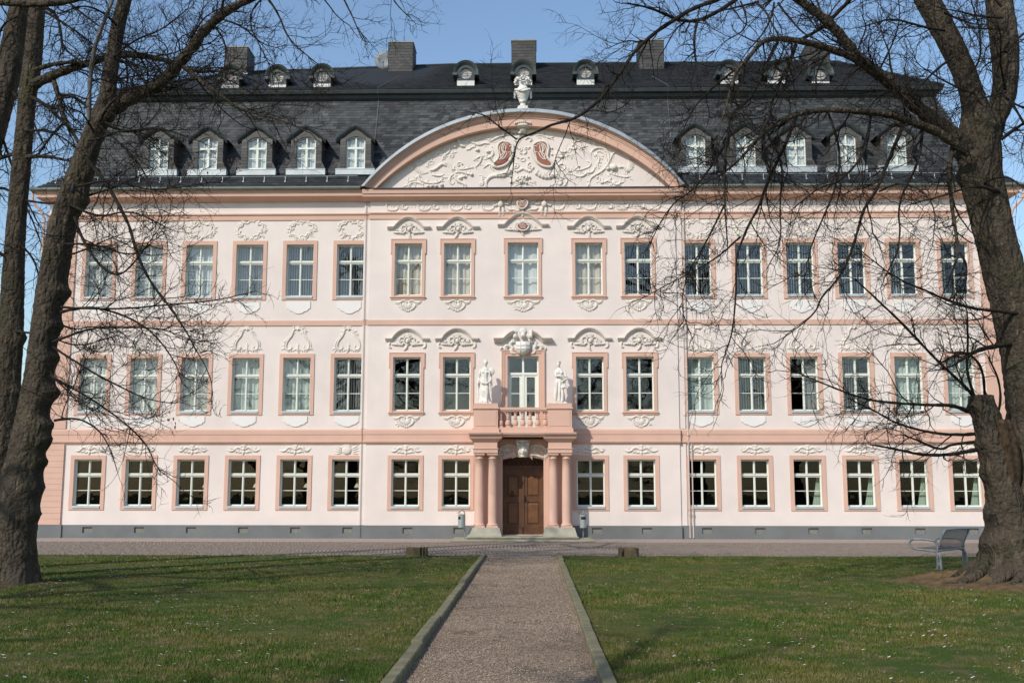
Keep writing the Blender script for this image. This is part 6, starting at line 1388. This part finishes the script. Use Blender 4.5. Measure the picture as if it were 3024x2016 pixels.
limb(tR, wR, [(1760, -70, 14), (1700, -20, 11), (1641, 2, 10), (1590, 20, 10), (1560, 40, 10), (1506, 72, 9), (1459, 113, 8), (1430, 155, 8), (1411, 183, 8), (1376, 228, 7.5), (1351, 250, 7), (1316, 275, 7), (1268, 285, 6), (1237, 301, 6), (1205, 313, 5), (1186, 322, 4), (1180, 364, 2.5), (1173, 428, 1.5)], YR-1.4, YR-2.2, M_TWIG, .55, .5)
for pts, Y1, dn in (
    ([(1827, 104, 10), (1812, 149, 9), (1790, 193, 8), (1775, 230, 7), (1768, 270, 5), (1750, 300, 4)], YR-2.2, .9), ([(1786, 98, 9), (1768, 130, 8), (1745, 186, 7), (1716, 238, 7), (1678, 257, 7), (1671, 316, 7), (1664, 372, 6), (1664, 430, 5), (1664, 483, 4), (1670, 560, 3)], YR-2.6, .8),
    ([(1831, 96, 8), (1887, 67, 9), (1924, 30, 9), (1954, 0, 9), (1990, -50, 8)], YR-1.5, .6),
    ([(1831, 262, 9), (1805, 334, 8), (1775, 394, 7), (1758, 435, 7), (1743, 480, 6.5), (1720, 518, 6), (1705, 556, 5.5), (1690, 593, 5), (1692, 665, 4.5), (1686, 759, 4), (1667, 816, 3), (1656, 842, 2.5), (1664, 895, 1.5)], YR-2.8, .75),
    ([(2080, 275, 10), (2040, 370, 8), (2014, 439, 8), (1984, 477, 7), (1969, 533, 6), (1950, 597, 6), (1924, 646, 5), (1886, 684, 5), (1879, 714, 4), (1837, 752, 3), (1781, 789, 2)], YR-2.4, .85),
    ([(2190, 330, 13), (2180, 390, 11), (2184, 440, 10), (2191, 495, 9), (2206, 582, 7), (2188, 624, 5), (2195, 680, 3)], YR-1.6, .9), ([(2206, 582, 6), (2222, 610, 5), (2215, 655, 4), (2180, 690, 3)], YR-1.6, .9),
    ([(2238, 910, 9), (2200, 870, 7), (2158, 835, 6), (2082, 752, 6), (2026, 699, 5), (1990, 665, 4), (1961, 639, 3)], YR-1.8, .9), ([(2225, 945, 11), (2190, 930, 9), (2139, 929, 7), (2045, 925, 6), (1969, 910, 5), (1875, 872, 3.5), (1811, 846, 2)], YR-2.0, 1.1),
    ([(2245, 996, 9), (2190, 998, 7), (2139, 993, 6), (2063, 974, 5), (2007, 940, 4), (1950, 915, 2.5)], YR-1.7, 1.0), ([(2250, 1030, 10), (2184, 1045, 8), (2117, 1045, 7), (2058, 1032, 6), (2006, 1023, 4)], YR-1.5, .35), ([(2250, 1014, 8), (2184, 1020, 6), (2160, 1036, 6), (2109, 1012, 5), (2072, 1000, 3)], YR-1.4, .4),
    ([(2350, 722, 9), (2288, 714, 8), (2232, 710, 7), (2175, 691, 6), (2119, 665, 5), (2062, 642, 4), (2006, 601, 3), (1960, 560, 2)], YR-2.0, .9), ([(2236, 905, 7), (2220, 850, 6), (2225, 790, 5), (2222, 715, 4)], YR-1.2, .6), ([(2262, 905, 7), (2258, 850, 6), (2235, 815, 6), (2200, 810, 5), (2150, 840, 3)], YR-1.3, .8), ([(2320, 790, 12), (2280, 795, 11), (2240, 805, 10), (2200, 830, 6)], YR-1.0, .9), ([(2275, 985, 7), (2300, 930, 6), (2295, 870, 5), (2270, 820, 4)], YR-1.0, .6),
    ([(1690, 0, 11), (1652, 26, 10), (1600, 52, 9), (1552, 48, 8), (1500, 22, 6), (1440, 10, 4)], YR-2.4, .7), ([(1600, 52, 7), (1593, 93, 6), (1597, 149, 5), (1615, 175, 3)], YR-2.5, .7), ([(1186, 320, 4), (1160, 300, 3.5), (1135, 282, 3.5), (1119, 266, 3), (1080, 258, 2)], YR-2.4, .7), ([(1330, 268, 4), (1360, 250, 3), (1400, 262, 3), (1440, 240, 2)], YR-2.2, .8), ([(1310, 275, 3), (1300, 310, 2.5), (1280, 350, 2), (1270, 385, 1.5)], YR-2.3, .3), ([(1525, 60, 5), (1480, 100, 4), (1440, 90, 3), (1400, 110, 2)], YR-1.8, .9), ([(1700, 152, 6), (1640, 200, 5), (1590, 250, 4), (1560, 330, 3), (1540, 380, 2)], YR-2.4, .9), ([(1668, 330, 6), (1630, 390, 5), (1590, 440, 4), (1540, 470, 3), (1490, 560, 2)], YR-2.6, 1.0), ([(1700, 545, 5), (1650, 590, 4), (1600, 620, 3), (1540, 650, 2.5), (1470, 690, 2)], YR-2.8, 1.1), ([(1664, 470, 5), (1620, 560, 4), (1580, 620, 3), (1560, 700, 2), (1590, 780, 2)], YR-2.7, 1.0), ([(1760, 300, 6), (1800, 380, 5), (1790, 470, 4), (1795, 560, 3), (1760, 620, 2)], YR-2.0, .9), ([(1900, 255, 7), (1930, 340, 6), (1920, 430, 5), (1880, 520, 4), (1850, 600, 3), (1870, 690, 2)], YR-2.2, .9), ([(2000, 262, 7), (1990, 350, 6), (1930, 420, 5), (1880, 430, 4), (1820, 480, 3)], YR-2.2, 1.0), ([(2120, 290, 8), (2110, 380, 6), (2060, 460, 5), (2070, 560, 4), (2030, 640, 3)], YR-1.8, 1.0), ([(2020, 440, 5), (2060, 420, 4), (2110, 430, 4), (2150, 480, 3), (2140, 560, 2)], YR-2.0, .9), ([(2170, 70, 8), (2110, 60, 6), (2050, 40, 5), (1990, 60, 3)], YR-.6, 1.0), ([(2190, 130, 7), (2150, 160, 6), (2090, 220, 4), (2080, 280, 3)], YR-.7, 1.0), ([(2215, 180, 6), (2255, 140, 5), (2250, 60, 4), (2230, 0, 3)], YR-.8, 1.0), ([(2310, 120, 7), (2345, 80, 6), (2380, 60, 4)], YR, 1.0), ([(2320, 230, 7), (2350, 280, 6), (2380, 330, 4)], YR-.4, 1.0), ([(2300, 320, 9), (2340, 290, 8), (2390, 260, 5)], YR-.2, .9), ([(2260, 420, 6), (2310, 400, 5), (2350, 430, 4), (2390, 450, 3)], YR-1.4, .7), ([(2295, 440, 9), (2240, 425, 5), (2180, 445, 4), (2090, 470, 3)], YR-1.2, .8)):
    limb(tR, wR, pts, YR-.1, Y1, None, dn*.72, .85, trop=.02)
def fill_limbs(tree, tw, n, starts, ang, ln, Y, seed, dens=.9):
    rr = random.Random(seed)
    for k in range(n):
        (xa, ya), (xb, yb) = rr.choice(starts); t = rr.random(); x, y = xa+(xb-xa)*t, ya+(yb-ya)*t; a = R(rr.uniform(*ang)); L = rr.uniform(*ln)/6; pts = []; w0 = rr.uniform(4.5, 7)
        for i in range(7): pts.append((x, y, w0*(1-.75*i/6))); x += L*math.cos(a); y -= L*math.sin(a); a += rr.gauss(0, .28)
        limb(tree, tw, pts, Y, Y+rr.uniform(-2.2, 1.2), None, dens, .75)
fill_limbs(tR, wR, 16, [((2160, 0), (2240, 220)), ((2300, 0), (2310, 230)), ((1850, 5), (2150, 285))], (20, 340), (110, 240), YR, 5)
fill_limbs(tR, wR, 9, [((1780, 90), (1980, 140)), ((1640, 0), (1850, 10))], (170, 350), (110, 220), YR-1.5, 6, .7)
fill_limbs(tA, wA2, 11, [((240, 240), (290, 0)), ((330, 210), (500, 40)), ((200, 330), (240, 260))], (-50, 200), (100, 200), YA, 7)
fill_limbs(tA, wA2, 4, [((110, 900), (170, 470))], (-60, 25), (130, 260), YA-.1, 8, .6)
crown(tR, wR, at(2020, -260, YR+.5), 5, 4.5, .8); crown(tR, wR, at(2284, -280, YR+.8), 5, 4.5, 2.1); finish(tR, wR); finish(tA, wA2)
# ---- trees of the same park behind the viewer: they shade the lawn and show in the panes
def park_tree(seed, H):
    global TR
    TR = np.random.RandomState(seed); t = empty('bare_tree'); tw = Twigs(); P = np.array([[.12*math.sin(i*.9+seed), .12*math.cos(i*.7), i*H/12] for i in range(13)]); W = .42*(1-.85*np.linspace(0, 1, 13)); W[0] *= 1.35
    V, F = tube_arrays(P, W, 14); link(mesh_from_arrays('trunk', V, F, M_BARK), 'trunk', t)
    for k in range(13):
        i = 3+k*8/13; p = P[int(i)]; d = np.array([math.cos(k*2.4+seed), math.sin(k*2.4+seed), TR.uniform(.25, .8)]); d /= np.linalg.norm(d); L = TR.uniform(3.8, 6.5); Q = [p]
        for q in range(9): d = d+rnd()*.17+np.array([0, 0, .03]); d /= np.linalg.norm(d); Q.append(Q[-1]+d*L/9)
        Q = np.array(Q); Wq = .13*(1-.85*np.linspace(0, 1, 10)); V, F = tube_arrays(Q, Wq, 7); link(mesh_from_arrays('branch', V, F, M_BARK), 'branch', t)
        for q in range(int(L/.28)):
            j = TR.randint(1, 9); s = np.cross(d, rnd()); s /= np.linalg.norm(s); e = (Q[j+1]-Q[j]); e /= np.linalg.norm(e); grow(tw, Q[j], e*.7+s*.7, TR.uniform(.8, 2.0), .02, 1, .05, 2, .7)
    finish(t, tw); return t
ta, tb = park_tree(31, 14.5), park_tree(47, 13.0)
spots = ((ta, -14.5, -33.5, 0), (tb, -9.0, -46.0, 1.0), (None, 10.0, -47.0, 2.1), (None, -18.5, -47.0, 3.0), (None, 3.5, -60.0, 4.0), (None, 19.0, -38.0, 5.0), (None, -26.0, -60.0, 2.5))
for i, (t, x, y, a) in enumerate(spots):
    if t is None: t = copy_tree(ta if i % 2 else tb)
    t.location = (x, y, 0); t.rotation_euler = (0, 0, a); tag(t, 'bare park tree behind the viewer, mirrored in the window panes', 'tree', 'park trees mirrored in the panes')
